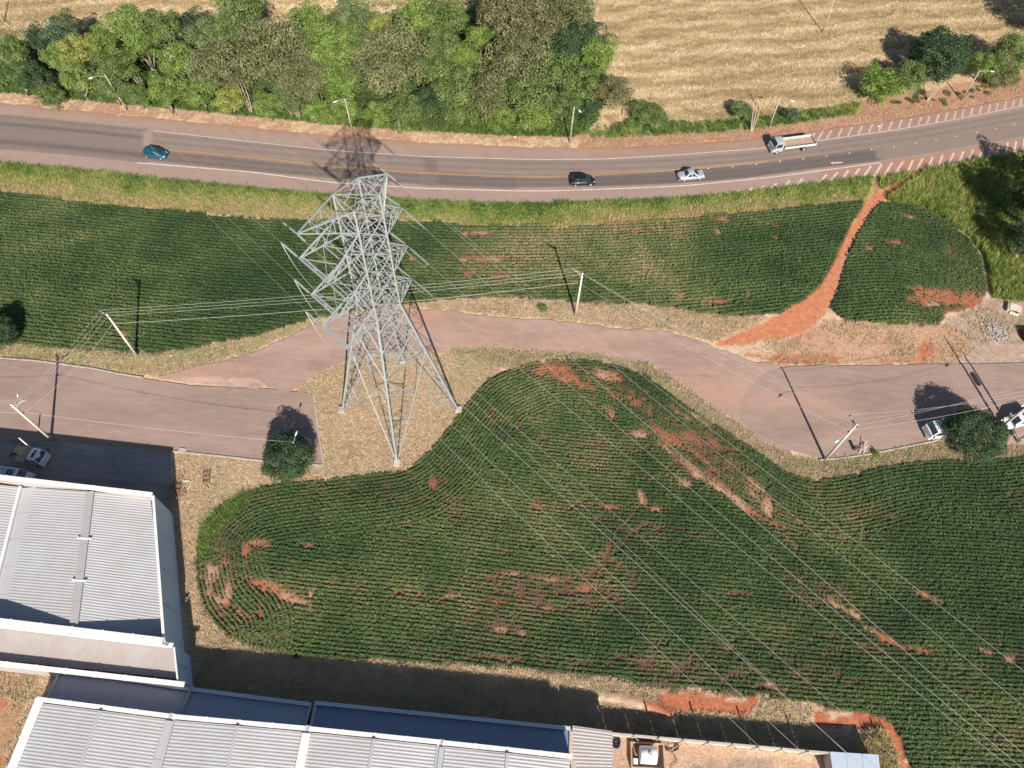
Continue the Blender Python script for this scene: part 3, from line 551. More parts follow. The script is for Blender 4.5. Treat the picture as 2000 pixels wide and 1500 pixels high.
sl0, sl1 = G(500, 1262), G(1300, 1338); sd = (sl1-sl0)/np.linalg.norm(sl1-sl0); sn = np.array([-sd[1], sd[0]])
def rows_s(x, y):
    d, qx, qy = segdist(x, y, W_nb); nxv = (x-qx)/np.maximum(d, 1e-3); nyv = (y-qy)/np.maximum(d, 1e-3); D = 7.6
    al = (x-sl0[0])*sd[0]+(y-sl0[1])*sd[1]; e = (x-sl0[0])*sn[0]+(y-sl0[1])*sn[1]; wv = .9*np.sin(al/26.0)+.14*np.sin(al/5.0+1)
    e2 = np.round((e+wv)/ROW)*ROW-wv; hd = d < D; dd = (np.floor(d/ROW)+.5)*ROW
    xn = np.where(hd, x+(dd-d)*nxv, x+(e2-e)*sn[0]); yn = np.where(hd, y+(dd-d)*nyv, y+(e2-e)*sn[1]); return xn, yn
crop('soybean_rows', W_field_s, rows_s, lambda x, y: .22+.14*(fbm(x, y, 9, 8)-.4)+.0*x, label='large field of soybean rows under the power lines')

def cover(name, polypx, step, src, h, tint, tn=.12, dens=None, sc_=1.0, label=None, avoid=(), z=-.05):
    poly = GL(polypx) if not isinstance(polypx, np.ndarray) else polypx
    gx, gy = grid_pts(poly, step); m = inframe(gx, gy); gx, gy = gx[m], gy[m]
    if dens is not None: m = rng.random(len(gx)) < dens(gx, gy); gx, gy = gx[m], gy[m]
    for av in avoid: m = ~inpoly(gx, gy, av); gx, gy = gx[m], gy[m]
    if len(gx) and pathav: m = pathdist_ok(gx, gy); gx, gy = gx[m], gy[m]
    N = len(gx); s = sc_*(.6+.8*rng.random(N)); tt = tint(gx, gy) if callable(tint) else np.full(N, tint); tt = np.clip(tt+rng.normal(0, tn, N), 0, 1)
    return gx, gy, s, s*h*(.6+.7*rng.random(N)), tt, src, z
pathav = True
def commit(name, lst, label):
    gx = np.concatenate([l[0] for l in lst]); gy = np.concatenate([l[1] for l in lst]); s = np.concatenate([l[2] for l in lst]); sz = np.concatenate([l[3] for l in lst]); t = np.concatenate([l[4] for l in lst]); N = len(gx)
    scatter(name, np.stack([gx, gy, np.full(N, lst[0][6])], 1), np.stack([s, s, sz], 1), np.stack([rng.normal(0, .15, N), rng.normal(0, .15, N), rng.random(N)*6.283], 1), t, lst[0][5], label)
W_roads = [GL(street_w), GL(road_m), GL(street_e), GL(yard)]
# tall green and yellow grass on the bank south of the highway
bank = [(x, yat(S_EDGE, x)+1) for x in range(-200, 1700, 60)]+[(1706, 344), (1700, 372), (1690, 392)]+[(1668, 392), (1580, 400), (1475, 413), (1400, 416), (1340, 426), (1270, 430), (1180, 436), (1090, 446), (1060, 437), (1000, 440), (900, 440), (860, 433), (700, 429), (600, 430), (500, 427), (420, 419), (330, 410), (260, 404), (190, 401), (100, 385), (0, 373), (-200, 366)]
def bt(x, y):
    a, b = proj(x, y); q = (b-np.interp(a, S_EDGE[0], S_EDGE[1]))/45.0; return .26+.50*np.clip(q, 0, 1.1)+.6*(fbm(x, y, 3, 12)-.5)+.3*(fbm(x, y, .9, 112)-.5)+.12*((a > 1150) & (a < 1500)*(q > .4))-.10*((a > 900) & (a < 1100))
commit('bank_grass', [cover('', bank, .28, 'grass', .72, bt, .1)], 'tall green and straw coloured grass on the bank below the highway')
sr = slope_r
commit('slope_grass', [cover('', [(1722, 352), (1800, 337), (2200, 262), (2200, 585), (2010, 590), (1940, 582), (1932, 540), (1925, 500), (1895, 462), (1850, 430), (1800, 402), (1745, 394), (1718, 385)], .27, 'grass', 1.5, lambda x, y: .42+.5*(fbm(x, y, 4, 13)-.5)-.0*x, .12, sc_=1.15)], 'bright green tall grass on the slope at the right edge')
shorts = []
tantint = lambda x, y: .45+.6*(fbm(x, y, 4, 14)-.5)
lawn = [(575, 764), (610, 737), (660, 710), (720, 697), (800, 690), (880, 685), (960, 681), (1000, 700), (955, 742), (925, 772), (893, 812), (848, 874), (800, 915), (740, 925), (640, 935), (520, 950), (470, 968), (392, 1040), (380, 1090), (384, 1150), (400, 1200), (440, 1245), (450, 1290), (375, 1290), (340, 1010), (338, 884), (400, 888), (510, 900), (632, 909), (613, 771)]
shorts.append(cover('', lawn, .27, 'short', 1.0, tantint, .12))
shorts.append(cover('', [(-200, 655), (0, 668), (100, 680), (200, 685), (300, 691), (380, 680), (500, 656), (600, 628), (700, 608), (620, 631), (560, 656), (490, 689), (400, 713), (340, 727), (300, 735), (235, 728), (120, 708), (0, 698), (-200, 690)], .27, 'short', 1.2, lambda x, y: .28+.6*(fbm(x, y, 3, 15)-.5), .12))
shorts.append(cover('', [(700, 606), (850, 588), (950, 582), (1050, 584), (1130, 591), (1250, 594), (1320, 603), (1440, 618), (1500, 618), (1440, 660), (1400, 670), (1300, 644), (1230, 642), (1130, 629), (1050, 622), (960, 615), (870, 604), (790, 600)], .27, 'short', 1.3, lambda x, y: .42+.6*(fbm(x, y, 3, 16)-.5), .15))
shorts.append(cover('', [(1440, 690), (1490, 658), (1600, 628), (1650, 627), (1750, 634), (1830, 634), (1920, 600), (1990, 570), (2200, 560), (2200, 640), (1960, 650), (1900, 690), (1850, 709), (1560, 713)], .26, 'short', 1.3, lambda x, y: .48+.7*(fbm(x, y, 3, 17)-.5), .15, dens=lambda x, y: np.clip(1.15-1.7*fbm(x, y, 3, 18), 0.05, 1)))
shorts.append(cover('', [(880, 684), (960, 680), (1050, 686), (1150, 692), (1262, 708), (1325, 746), (1380, 786), (1440, 827), (1500, 869), (1560, 893), (1600, 900), (1700, 888), (1830, 862), (1990, 875), (2200, 850), (2200, 870), (2000, 893), (1900, 902), (1750, 905), (1650, 932), (1590, 938), (1540, 925), (1500, 897), (1400, 830), (1330, 785), (1262, 735), (1190, 708), (1110, 700), (1040, 706), (1000, 722)], .24, 'short', 1.35, lambda x, y: .30+.6*(fbm(x, y, 3, 19)-.5), .16, sc_=1.15))
shorts.append(cover('', [(400, 1262), (440, 1243), (500, 1268), (600, 1284), (800, 1295), (1000, 1306), (1200, 1325), (1300, 1345), (1500, 1362), (1640, 1388), (1690, 1392), (1740, 1440), (1700, 1480), (1600, 1468), (1180, 1432), (372, 1345)], .27, 'short', 1.4, lambda x, y: .42+.6*(fbm(x, y, 3, 20)-.5), .15, dens=lambda x, y: np.where(inpoly(x, y, GL([(1588, 1378), (1700, 1390), (1765, 1412), (1765, 1445), (1730, 1430), (1588, 1422)])) | inpoly(x, y, GL([(1285, 1352), (1490, 1362), (1462, 1396), (1300, 1392)])), .03, .9)))
shorts.append(cover('', [(-200, 1280), (0, 1300), (105, 1312), (90, 1360), (60, 1400), (20, 1540), (-200, 1540)], .26, 'short', 1.5, lambda x, y: .30+.5*(fbm(x, y, 3, 22)-.5), .15, dens=lambda x, y: np.clip(.5+2*(fbm(x, y, 2.5, 23)-.4), 0, 1)*np.where(inpoly(x, y, GL([(-260, 1330), (20, 1365), (42, 1385), (34, 1440), (12, 1480), (0, 1520), (-260, 1520)])), .06, 1)))
commit('dry_lawn_grass', shorts, 'short dry tan grass around the pylon and along the streets')
commit('weed_grass', [cover('', [(386, 1075), (392, 1035), (420, 998), (470, 962), (505, 960), (480, 990), (440, 1025), (412, 1060), (396, 1100)], .22, 'grass', .6, .22, .1)], 'bright green weeds at the rounded left end of the crop field')
commit('straw_clump_grass', [cover('', [(1690, 1425), (1725, 1430), (1745, 1460), (1752, 1500), (1740, 1540), (1700, 1540), (1695, 1480)], .17, 'grass', 1.0, .85, .08)], 'pale tall straw grass beside the blue shed')
litter = [(x, yat(N_EDGE, x)-3) for x in range(-200, 2200, 60)]+[(x, yat(N_EDGE, x)-24) for x in range(2190, -210, -60)]
commit('roadside_litter', [cover('', litter, .34, 'short', 1.2, lambda x, y: .85+.6*(fbm(x, y, 2, 24)-.5), .2, dens=lambda x, y: np.full(len(x), .6))], 'dry leaves and weeds on the red shoulder north of the highway')
vn_grass = [(x, yat(N_EDGE, x)-22) for x in range(-200, 1160, 60)]+[(x, yat(N_EDGE, x)-42) for x in range(1150, -210, -60)]
vn2 = [(x, yat(N_EDGE, x)-21) for x in range(1150, 1690, 40)]+[(x, yat(N_EDGE, x)-42) for x in range(1680, 1140, -40)]
commit('verge_grass', [cover('', vn_grass, .32, 'grass', 1.3, .15, .14), cover('', vn2, .30, 'grass', .9, lambda x, y: .25+.6*(fbm(x, y, 3, 31)-.5), .16, dens=lambda x, y: np.clip(.3+1.8*(fbm(x, y, 2.5, 32)-.3), .1, 1))], 'green grass strip at the foot of the wood and field')
# stubble
stub = [(1140, -60), (2300, -160), (2300, 60), (2000, 100), (1850, 150), (1700, 195), (1600, 205), (1500, 228), (1400, 238), (1300, 248), (1215, 255), (1170, 220), (1200, 150), (1180, 60)]
stub2 = [(-260, -120), (1160, -120), (1140, 10), (900, 60), (-260, 90)]
def stt(x, y): return (.42+.27*np.sin((y*.97-x*.20+2.2*fbm(x, y, 14, 25)*3)*2*math.pi/4.6)+.16*np.sin((y*.97-x*.22+1.6*fbm(x, y, 7, 45)*3)*2*math.pi/1.9))+.7*(fbm(x*.4, y*1.2, 2.5, 26)-.5)+.35*(fbm(x, y, 12, 29)-.5)
commit('stubble_straw', [cover('', stub, .30, 'straw', .9, stt, .16, sc_=.95), cover('', stub2, .36, 'straw', .9, stt, .16, sc_=1.05)], 'pale straw stubble of the harvested field')
# undergrowth of the wood
wf = [(-260, 100), (0, 90), (220, 70), (420, 80), (560, 70), (640, 40), (1140, 10), (1175, 120), (1185, 200), (1150, 250), (900, 252), (650, 236), (430, 216), (240, 196), (0, 176), (-260, 160)]
commit('undergrowth', [cover('', wf, 1.15, 'bush', 1.0, lambda x, y: .36+.5*(fbm(x, y, 5, 27)-.5), .13, z=-.1),
       cover('', [(1200, 245), (1300, 258), (1340, 250), (1350, 240), (1250, 230)], .8, 'bush', .5, .3, .1, sc_=.6, z=-.1), cover('', [(1660, 190), (1750, 175), (1850, 180), (2000, 140), (2200, 100), (2200, 120), (2000, 165), (1850, 205), (1700, 205)], 1.3, 'bush', .5, .35, .15, sc_=.6, dens=lambda x, y: np.full(len(x), .55), z=-.1)], 'dense green undergrowth of the roadside wood')

# ------------------------------------------------------------------ buildings
def metal(name, c, rough, rust=0.0, mt=.0, spec=.5):
    m = bpy.data.materials.new(name); m.use_nodes = True; t = m.node_tree; b = t.nodes['Principled BSDF']; b.inputs['Roughness'].default_value = rough; b.inputs['Metallic'].default_value = mt; b.inputs['Specular IOR Level'].default_value = spec
    g = t.nodes.new('ShaderNodeNewGeometry'); n = t.nodes.new('ShaderNodeTexNoise'); n.inputs['Scale'].default_value = .45; n.inputs['Detail'].default_value = 7; n.inputs['Roughness'].default_value = .65; t.links.new(g.outputs['Position'], n.inputs[0])
    r = t.nodes.new('ShaderNodeValToRGB'); r.color_ramp.elements[0].position = .32; r.color_ramp.elements[1].position = .62
    c2 = tuple(a*(1-rust)+k*rust for a, k in zip(c, (.34, .22, .17))); r.color_ramp.elements[0].color = (*c2, 1); r.color_ramp.elements[1].color = (*c, 1)
    t.links.new(n.outputs['Fac'], r.inputs[0]); t.links.new(r.outputs[0], b.inputs['Base Color']); return m
ROOF = metal('corrugated_zinc', (.415, .42, .43), .5, .22); ROOF2 = metal('corrugated_zinc_weathered', (.40, .37, .355), .55, .4)
ROOFB = metal('corrugated_blue_grey', (.34, .38, .45), .5, .12); CAP = metal('white_flashing', (.74, .72, .70), .45, .12); WALLB = metal('blue_grey_cladding', (.44, .58, .74), .5, .04)
WALLG = metal('grey_render', (.38, .35, .33), .9, .2); GUT = metal('gutter_zinc', (.42, .43, .44), .5, .15); DARKW = metal('dark_wall', (.14, .10, .085), .9, .2)
def quadpt(q, u, v): a, b, c, d = q; return (a*(1-u)+b*u)*(1-v)+(d*(1-u)+c*u)*v
def corr(name, q, pitch, m, parent, amp=.028, along=0, thick=.12):
    """corrugated sheet on the quad a b c d; ridges run a->b (along=0) or a->d (along=1)"""
    a, b, c, d = [Vector(p) for p in q]
    if along: a, b, c, d = a, d, c, b
    L = ((d-a).length+(c-b).length)/2; n = max(2, int(L/pitch)); V = []; F = []; q2 = (a, b, c, d)
    for i in range(n):
        for k, (o, z) in enumerate(((0, 0), (.35, 0), (.5, 1), (.82, 1))):
            v = (i+o)/n
            for u in (0, .5, 1): V.append(quadpt(q2, u, v)+Vector((0, 0, z*amp)))
    for u in (0, .5, 1): V.append(quadpt(q2, u, 1))
    rws = len(V)//3
    for r in range(rws-1):
        for k in (0, 1): F.append((r*3+k, r*3+k+1, r*3+k+4, r*3+k+3))
    me = mesh(name, V, F, m)
    if sum(p.normal.z for p in me.polygons) < 0: me.flip_normals()
    return link(name, me, parent)
def slab(name, pts, z0s, z1s, m, parent, top=None):
    """vertical wall or cap prism: pts [(x,y)], bottoms, tops"""
    b = MB(); b.prism([Vector((p[0], p[1], z)) for p, z in zip(pts, z0s)], [Vector((p[0], p[1], z)) for p, z in zip(pts, z1s)]); return b.build(name, m, parent)
def wall(name, a, b, z0, za, zb, th, m, parent):
    a = Vector(a[:2]); b = Vector(b[:2]); d = (b-a).normalized(); n = Vector((-d.y, d.x))*th/2
    bb = MB(); bb.prism([(*(a-n), z0), (*(b-n), z0), (*(b+n), z0), (*(a+n), z0)], [(*(a-n), za), (*(b-n), zb), (*(b+n), zb), (*(a+n), za)])
    return bb.build(name, m, parent)
def capline(name, pts, w_, h_, m, parent, lumps=True):
    pts = [Vector(p) for p in pts]; bb = MB()
    for a, b in zip(pts[:-1], pts[1:]):
        L = (b-a).length; n = max(1, int(L/3.0))
        for k in range(n):
            p = a.lerp(b, k/n); q = a.lerp(b, (k+1)/n); d = (q-p).normalized(); bb.beam(p+d*.02, q-d*.005, w_, h_)
            if lumps: bb.beam(p-d*.06+Vector((0, 0, h_*.35)), p+d*.1+Vector((0, 0, h_*.35)), w_*1.15, h_*.5)
    return bb.build(name, m, parent)
o0 = P(150, 1100)
ware = empty('warehouse', 'long grey gable roofed warehouse with blue east wall at the left edge', 'warehouse', (o0.x, o0.y, 0))
def setp(root):       # children are written in world coordinates
    for c in root.children: c.matrix_parent_inverse = root.matrix_basis.inverted()
ZE, ZR, ZP = 4.6, 5.8, 6.2
ne, rn, wn = P(294, 972, ZE), P(177, 960, ZR), P(68, 953, ZE); _q = lambda px, z: (lambda v: Vector((v.x, v.y, z)))(P(px, 1253-(318-px)*57/478, 6.2)); se, rs_, ws = _q(318, ZE), _q(140, ZR), _q(-14, ZE)
corr('roof_slope', [wn, rn, rs_, ws], 0.31, ROOF, ware); corr('roof_slope', [rn, ne, se, rs_], 0.31, ROOF, ware)
capline('ridge_cap', [rn+Vector((0, 0, .12)), rs_+Vector((0, 0, .12))], .85, .06, metal('ridge_zinc', (.36, .35, .35), .6, .2), ware, False)
for t_ in (.36, .66): 
    pp = rn.lerp(rs_, t_); bb = MB(); bb.box(pp.x-.75, pp.x+.75, pp.y-.09, pp.y+.09, pp.z+.13, pp.z+.2); bb.build('ridge_joint', CAP, ware)
capline('roof_gutter', [wn+Vector((-.9, 0, -.05)), ws+Vector((-.9, 0, -.05))], 2.0, .1, GUT, ware, False)
wn2, ws2 = wn+Vector((-1.6, 0, .05)), ws+Vector((-1.6, 0, .05)); wr, wrs = P(-120, 935, ZR), P(-230, 1190, ZR)
corr('roof_slope', [wr, wn2, ws2, wrs], 0.31, ROOF, ware); capline('gutter_edge', [wn2+Vector((.1, 0, .15)), ws2+Vector((.1, 0, .15))], .3, .35, CAP, ware, False)
# parapets
pn0, pn1 = P(-160, 913, ZP), P(297, 966, ZP); ps0, ps1 = P(-160, 1196, ZP), P(318, 1253, ZP)
wall('north_wall', pn0, pn1, 0, ZP-.05, ZP-.05, .3, WALLG, ware); capline('coping', [pn0, pn1], .5, .12, CAP, ware)
wall('south_wall', ps0, ps1, 0, ZP-.05, ZP-.05, .3, WALLG, ware); capline('coping', [ps0, ps1], .75, .12, CAP, ware)
ew0 = pn1; ew1 = ps1
for k in range(4):
    a = ew0.lerp(ew1, k/4); b_ = ew0.lerp(ew1, (k+1)/4); d_ = (b_-a).normalized(); wall('wall_panel', a+d_*.04, b_-d_*.04, 0, 5.75, 5.75, .22, WALLB, ware)
wall('east_wall', ew0, ew1, 0, 5.6, 5.6, .1, DARKW, ware); capline('eave_flashing', [ew0.lerp(ew0, 1)-Vector((0, 0, .35)), ew1-Vector((0, 0, .35))], .28, .16, CAP, ware, False)
setp(ware)
# lean-to annex on the south side
o1 = P(170, 1285); anx = empty('annex', 'low annex with ribbed roof along the south side of the big warehouse', 'building', (o1.x, o1.y, 0))
ZA = 4.3
an0, an1, as0, as1 = P(-160, 1208, ZA), P(340, 1265, ZA), P(-160, 1272, ZA-.4), P(345, 1326, ZA-.4)
corr('roof_slope', [an0, an1, as1, as0], .24, ROOF2, anx, .04, 1)
capline('coping', [P(-160, 1203, ZA+.3), P(338, 1261, ZA+.3)], .5, .12, CAP, anx); wall('south_wall', P(-160, 1279, ZA+.35), P(352, 1335, ZA+.35), 0, ZA+.25, ZA+.25, .25, WALLG, anx)
capline('coping', [P(-160, 1278, ZA+.35), P(360, 1337, ZA+.35)], .5, .12, CAP, anx)
ae0 = P(341, 1264, ZA+.1); ae1 = P(348, 1330, ZA+.1); wall('wall_panel', ae0, ae0.lerp(ae1, .49), 0, ZA+.1, ZA+.1, .2, WALLB, anx); wall('wall_panel', ae0.lerp(ae1, .51), ae1, 0, ZA+.1, ZA+.1, .2, WALLB, anx)
capline('eave_flashing', [ae0+Vector((0, 0, .12)), ae1+Vector((0, 0, .12))], .16, .1, CAP, anx, False)
setp(anx)
# row of factory bays at the bottom
Z4 = 5.2
def U(px, py, z): return P(px, py, z)
bays = [((75, 1366), (331, 1399)), ((340, 1400), (597, 1423)), ((606, 1424), (860, 1450)), ((866, 1451), (1118, 1478))]
labs = ['white ribbed factory roof nearest the bottom left corner', 'white ribbed factory roof second from the left at the bottom', 'white ribbed factory roof third from the left at the bottom', 'white ribbed factory roof beside the small canopy at the bottom edge']
for k, (l, r) in enumerate(bays):
    a = U(*l, Z4); b_ = U(*r, Z4); dn = Vector((sd[1], -sd[0], 0)) if False else Vector(((b_-a).y, -(b_-a).x, 0)).normalized()
    L = 24.0; md = (a+b_)/2; f = empty('factory_hall', labs[k], 'factory hall', (md.x, md.y, 0), group='factory halls in a row at the bottom')
    up = Vector((0, 0, .4)); m0 = md+up; c_ = b_+dn*L; d_ = a+dn*L; m1 = m0+dn*L; sh_ = .22 if k else .5
    e = (b_-a).normalized()
    corr('roof_slope', [a+e*sh_+dn*.3, m0+dn*.3, m1, d_+e*sh_], 0.31, ROOF, f); corr('roof_slope', [m0+dn*.3, b_-e*.22+dn*.3, c_-e*.22, m1], 0.31, ROOF, f)
    capline('ridge_cap', [m0+dn*.3+Vector((0, 0, .09)), m1+Vector((0, 0, .09))], .3, .03, ROOF, f, False)
    wall('north_wall', a, b_, 0, Z4-.03, Z4-.03, .25, CAP if k == 9 else WALLG, f)
    capline('coping', [a+Vector((0, 0, .22)), b_+Vector((0, 0, .22))], .42, .14, CAP, f)
    slab('gable_fill', [(a+e*.1)[:2], (b_-e*.1)[:2], (b_-e*.1+dn*.15)[:2], (a+e*.1+dn*.15)[:2]], [Z4-.2]*4, [Z4+.2]*4, WALLG, f)
    if k: wall('west_wall', a-e*.2-dn*.3, d_-e*.2, 0, Z4+.12, Z4+.12, .75, GUT, f)
    if k == 0: wall('west_wall', a, d_, 0, Z4, Z4, .3, WALLG, f); capline('coping', [a+Vector((.25, 0, .2)), d_+Vector((.25, 0, .2))], .85, .12, CAP, f)
    capline('roof_gutter', [b_+dn*.4+Vector((.22, 0, .12)), c_+Vector((.22, 0, .12))], (.75, .85, .45, .3)[k], .3, GUT if k != 1 else CAP, f, False)
    if k == 3:
        sp = m0.lerp(b_, -.35)+dn*3.2; fr = MB(); fr.box(sp.x-1.6, sp.x+1.4, sp.y-2.6, sp.y-.2, sp.z-.02, sp.z+.06); pn = fr.build('skylight', mat('skylight_pane', (.05, .06, .08), .2, var=.1), f)
        fx = MB(); fx.box(sp.x-.15, sp.x-.1, sp.y-2.6, sp.y-.2, sp.z+.062, sp.z+.1); fx.box(sp.x-1.6, sp.x+1.4, sp.y-1.42, sp.y-1.37, sp.z+.062, sp.z+.1); fx.build('glazing_bar', GUT, pn)
    setp(f)
# lower shaded lean-to roofs north of the halls
for nm_, (l, r), (l2, r2), z, m, lab in (('lean_to', ((118, 1308), (371, 1346)), ((100, 1372), (350, 1402)), 3.2, ROOFB, 'shaded grey lean-to roof between the warehouse and the bottom left factory roof'),
    ('lean_to', ((372, 1346), (607, 1376)), ((350, 1402), (600, 1424)), 3.0, ROOFB, 'shaded blue lean-to roof with pale edge right of the warehouse corner'),
    ('lean_to', ((617, 1373), (1114, 1423)), ((608, 1425), (1116, 1474)), 2.9, metal('corrugated_dark_blue', (.22, .27, .37), .5, .1), 'long dark blue ribbed lean-to roof beside the small canopy')):
    a, b_ = U(*l, z), U(*r, z); a2, b2 = a+Vector(((b_-a).y, -(b_-a).x, 0)).normalized()*3.6, None; dn = (a2-a).normalized(); nlen = 3.3 if z < 3.1 else 3.4
    md = (a+b_)/2; f = empty(nm_, lab, 'building', (md.x, md.y, 0), group='lean-to roofs along the factory halls')
    lo = Vector((0, 0, .5)); corr('roof_slope', [a-Vector((0, 0, .25))+dn*.2, b_-Vector((0, 0, .25))+dn*.2, b_+dn*nlen+lo*.6, a+dn*nlen+lo*.6], .26, m, f, .03, 1)
    wall('north_wall', a, b_, 0, z-.02, z-.02, .2, WALLG, f); capline('coping', [a+Vector((0, 0, .05)), b_+Vector((0, 0, .05))], .38, .12, metal('blue_flashing', (.45, .52, .58), .5, .1) if z < 3.1 else GUT, f)
    wall('end_wall', b_, b_+dn*nlen, 0, z, z+.3, .14, GUT, f); wall('end_wall', a, a+dn*nlen, 0, z, z+.3, .3, GUT, f); setp(f)
# small canopy
zc = 2.9; q = [U(1118, 1417, zc+.25), U(1196, 1428, zc+.1), U(1197, 1510, zc+.1), U(1119, 1510, zc+.25)]; md = (q[0]+q[2])/2
f = empty('canopy', 'small pale corrugated canopy at the right end of the factory halls', 'canopy', (md.x, md.y, 0)); corr('roof_sheet', q, .31, ROOF2, f)
for a in q:
    bb = MB(); ins = a.lerp(md+Vector((0, 0, 0)), .1); bb.beam((ins.x, ins.y, 0), (ins.x, ins.y, a.z-.02), .12); bb.build('post', GUT, f)
bb = MB(); bb.beam(q[0].lerp(q[3], .02)-Vector((0, 0, .1)), q[1].lerp(q[2], .02)-Vector((0, 0, .1)), .1, .12); bb.build('rafter', GUT, f); wall('back_wall', q[0]+Vector((.3, -.2, 0)), q[1]+Vector((-.2, -.2, 0)), 0, 1.8, 1.8, .15, WALLG, f); setp(f)
# boundary wall with posts
zw = 1.9; w0, w1 = U(1190, 1432, zw), U(1623, 1471, zw); md = (w0+w1)/2
bw = empty('boundary_wall', 'thin concrete panel wall with posts along the bottom yard', 'wall', (md.x, md.y, 0)); nP = 9
for k in range(nP):
    a = w0.lerp(w1, k/nP); b_ = w0.lerp(w1, (k+1)/nP); d_ = (b_-a).normalized(); wall('wall_panel', a+d_*.12, b_-d_*.12, 0, zw, zw, .14, mat('precast_concrete', (.45, .40, .35), .9, var=.15, scale=1), bw)
    bb = MB(); s_ = Vector((0, .12, 0)); bb.beam((a.x, a.y-.08, 0), (a.x, a.y-.08, 2.9 if k % 2 == 0 else 2.2), .15); bb.beam((a.x, a.y-.08, 1.9), (a.x+.45, a.y-.5, 2.05), .1); bb.build('post', CONC, bw)
pl = MB(); pl.beam((w0.x, w0.y, zw+.04), (w1.x, w1.y, zw+.04), .2, .06); pl.build('coping', mat('precast_concrete', (.45, .40, .35)), bw); setp(bw)
# blue roofed shed
zs = 2.1; q = [U(1621, 1468, zs), U(1716, 1474, zs), U(1722, 1540, zs), U(1632, 1540, zs)]; md = (q[0]+q[2])/2
f = empty('shed', 'small shed with flat pale blue metal roof at the bottom right', 'shed', (md.x, md.y, 0)); SHB = metal('pale_blue_sheet', (.43, .50, .58), .45, .04)
slab('roof_sheet', [p[:2] for p in q], [zs-.06]*4, [zs]*4, SHB, f)
for t_ in (.33, .66): capline('roof_seam', [q[0].lerp(q[1], t_)+Vector((0, 0, .02)), q[3].lerp(q[2], t_)+Vector((0, 0, .02))], .05, .03, SHB, f, False)
for i in range(4):
    a, b_ = q[i].lerp(md, .05), q[(i+1) % 4].lerp(md, .05); wall('wall', (a.x, a.y), (b_.x, b_.y), 0, zs-.07, zs-.07, .1, WALLG, f)
bb = MB(); bb.beam(q[1]+Vector((0, .1, -.3)), q[1]+Vector((1.7, .2, -.3)), .1); bb.beam(q[1]+Vector((1.7, .2, -2.1)), q[1]+Vector((1.7, .2, .4)), .1); bb.build('gate_beam', DARKW, f)
for dx_ in (.5, .9): bb = MB(); bb.beam(q[1]+Vector((dx_, .15, -2.1)), q[1]+Vector((dx_, .15, .2)), .06); bb.build('gate_bar', DARKW, f)
setp(f)

# ------------------------------------------------------------------ transmission tower
STEEL = metal('galvanised_steel', (.40, .425, .43), .45, .05, .35); INS = mat('insulator_glass', (.22, .24, .235), .25, var=.1); ALU = mat('aluminium_conductor', (.52, .50, .45), .45, .5, var=.1, scale=.5)
TC = Vector((-14.23, 46.17, 0)); TU = Vector((.657, .754, 0)); TW = Vector((-.754, .657, 0))
def T(u, w_, z): return TC+TU*u+TW*w_+Vector((0, 0, z))
tower = empty('transmission_tower', 'tall grey steel lattice pylon standing on the tan lawn', 'pylon', TC)
ubm = MB().box(-.5, .5, -.5, .5, 0, 1); UB = mesh('brace', ubm.v, ubm.f, STEEL)
def bar(name, a, b, w_, parent=tower):
    d = b-a; L = d.length
    if L < .05: return
    o = bpy.data.objects.new(name, UB); C.objects.link(o); o.parent = parent; q = d.to_track_quat('Z', 'Y')
    o.matrix_basis = tower_inv @ Matrix.LocRotScale(a, q, Vector((w_*.76, w_*.76, L))) if parent is tower else Matrix.LocRotScale(a, q, Vector((w_*.76, w_*.76, L)))
    return o
tower_inv = Matrix.Translation(-TC); minor = MB()
def minorb(a, b, w_): minor.beam(a, b, w_*.7)
def hw_(z): return 5.3+(1.55-5.3)*z/22.9 if z < 22.9 else (1.55-.15*(z-22.9)/15.6)
for a, b in ((-1, -1), (1, -1), (1, 1), (-1, 1)):
    pts = [T(a*hw_(z), b*hw_(z), z) for z in (-.2, 22.9, 38.5)]; lm = MB()
    lm.beam(pts[0], pts[1], .21); lm.beam(pts[1], pts[2], .16); o = lm.build('leg', STEEL, tower); o.matrix_parent_inverse = tower_inv
    fb = MB(); p = T(a*5.32, b*5.32, 0); fb.box(p.x-.4, p.x+.4, p.y-.4, p.y+.4, -.2, .35); o = fb.build('footing', CONC, tower); o.matrix_parent_inverse = tower_inv
def corner(i, z): a, b = ((-1, -1), (1, -1), (1, 1), (-1, 1))[i % 4]; return T(a*hw_(z), b*hw_(z), z)
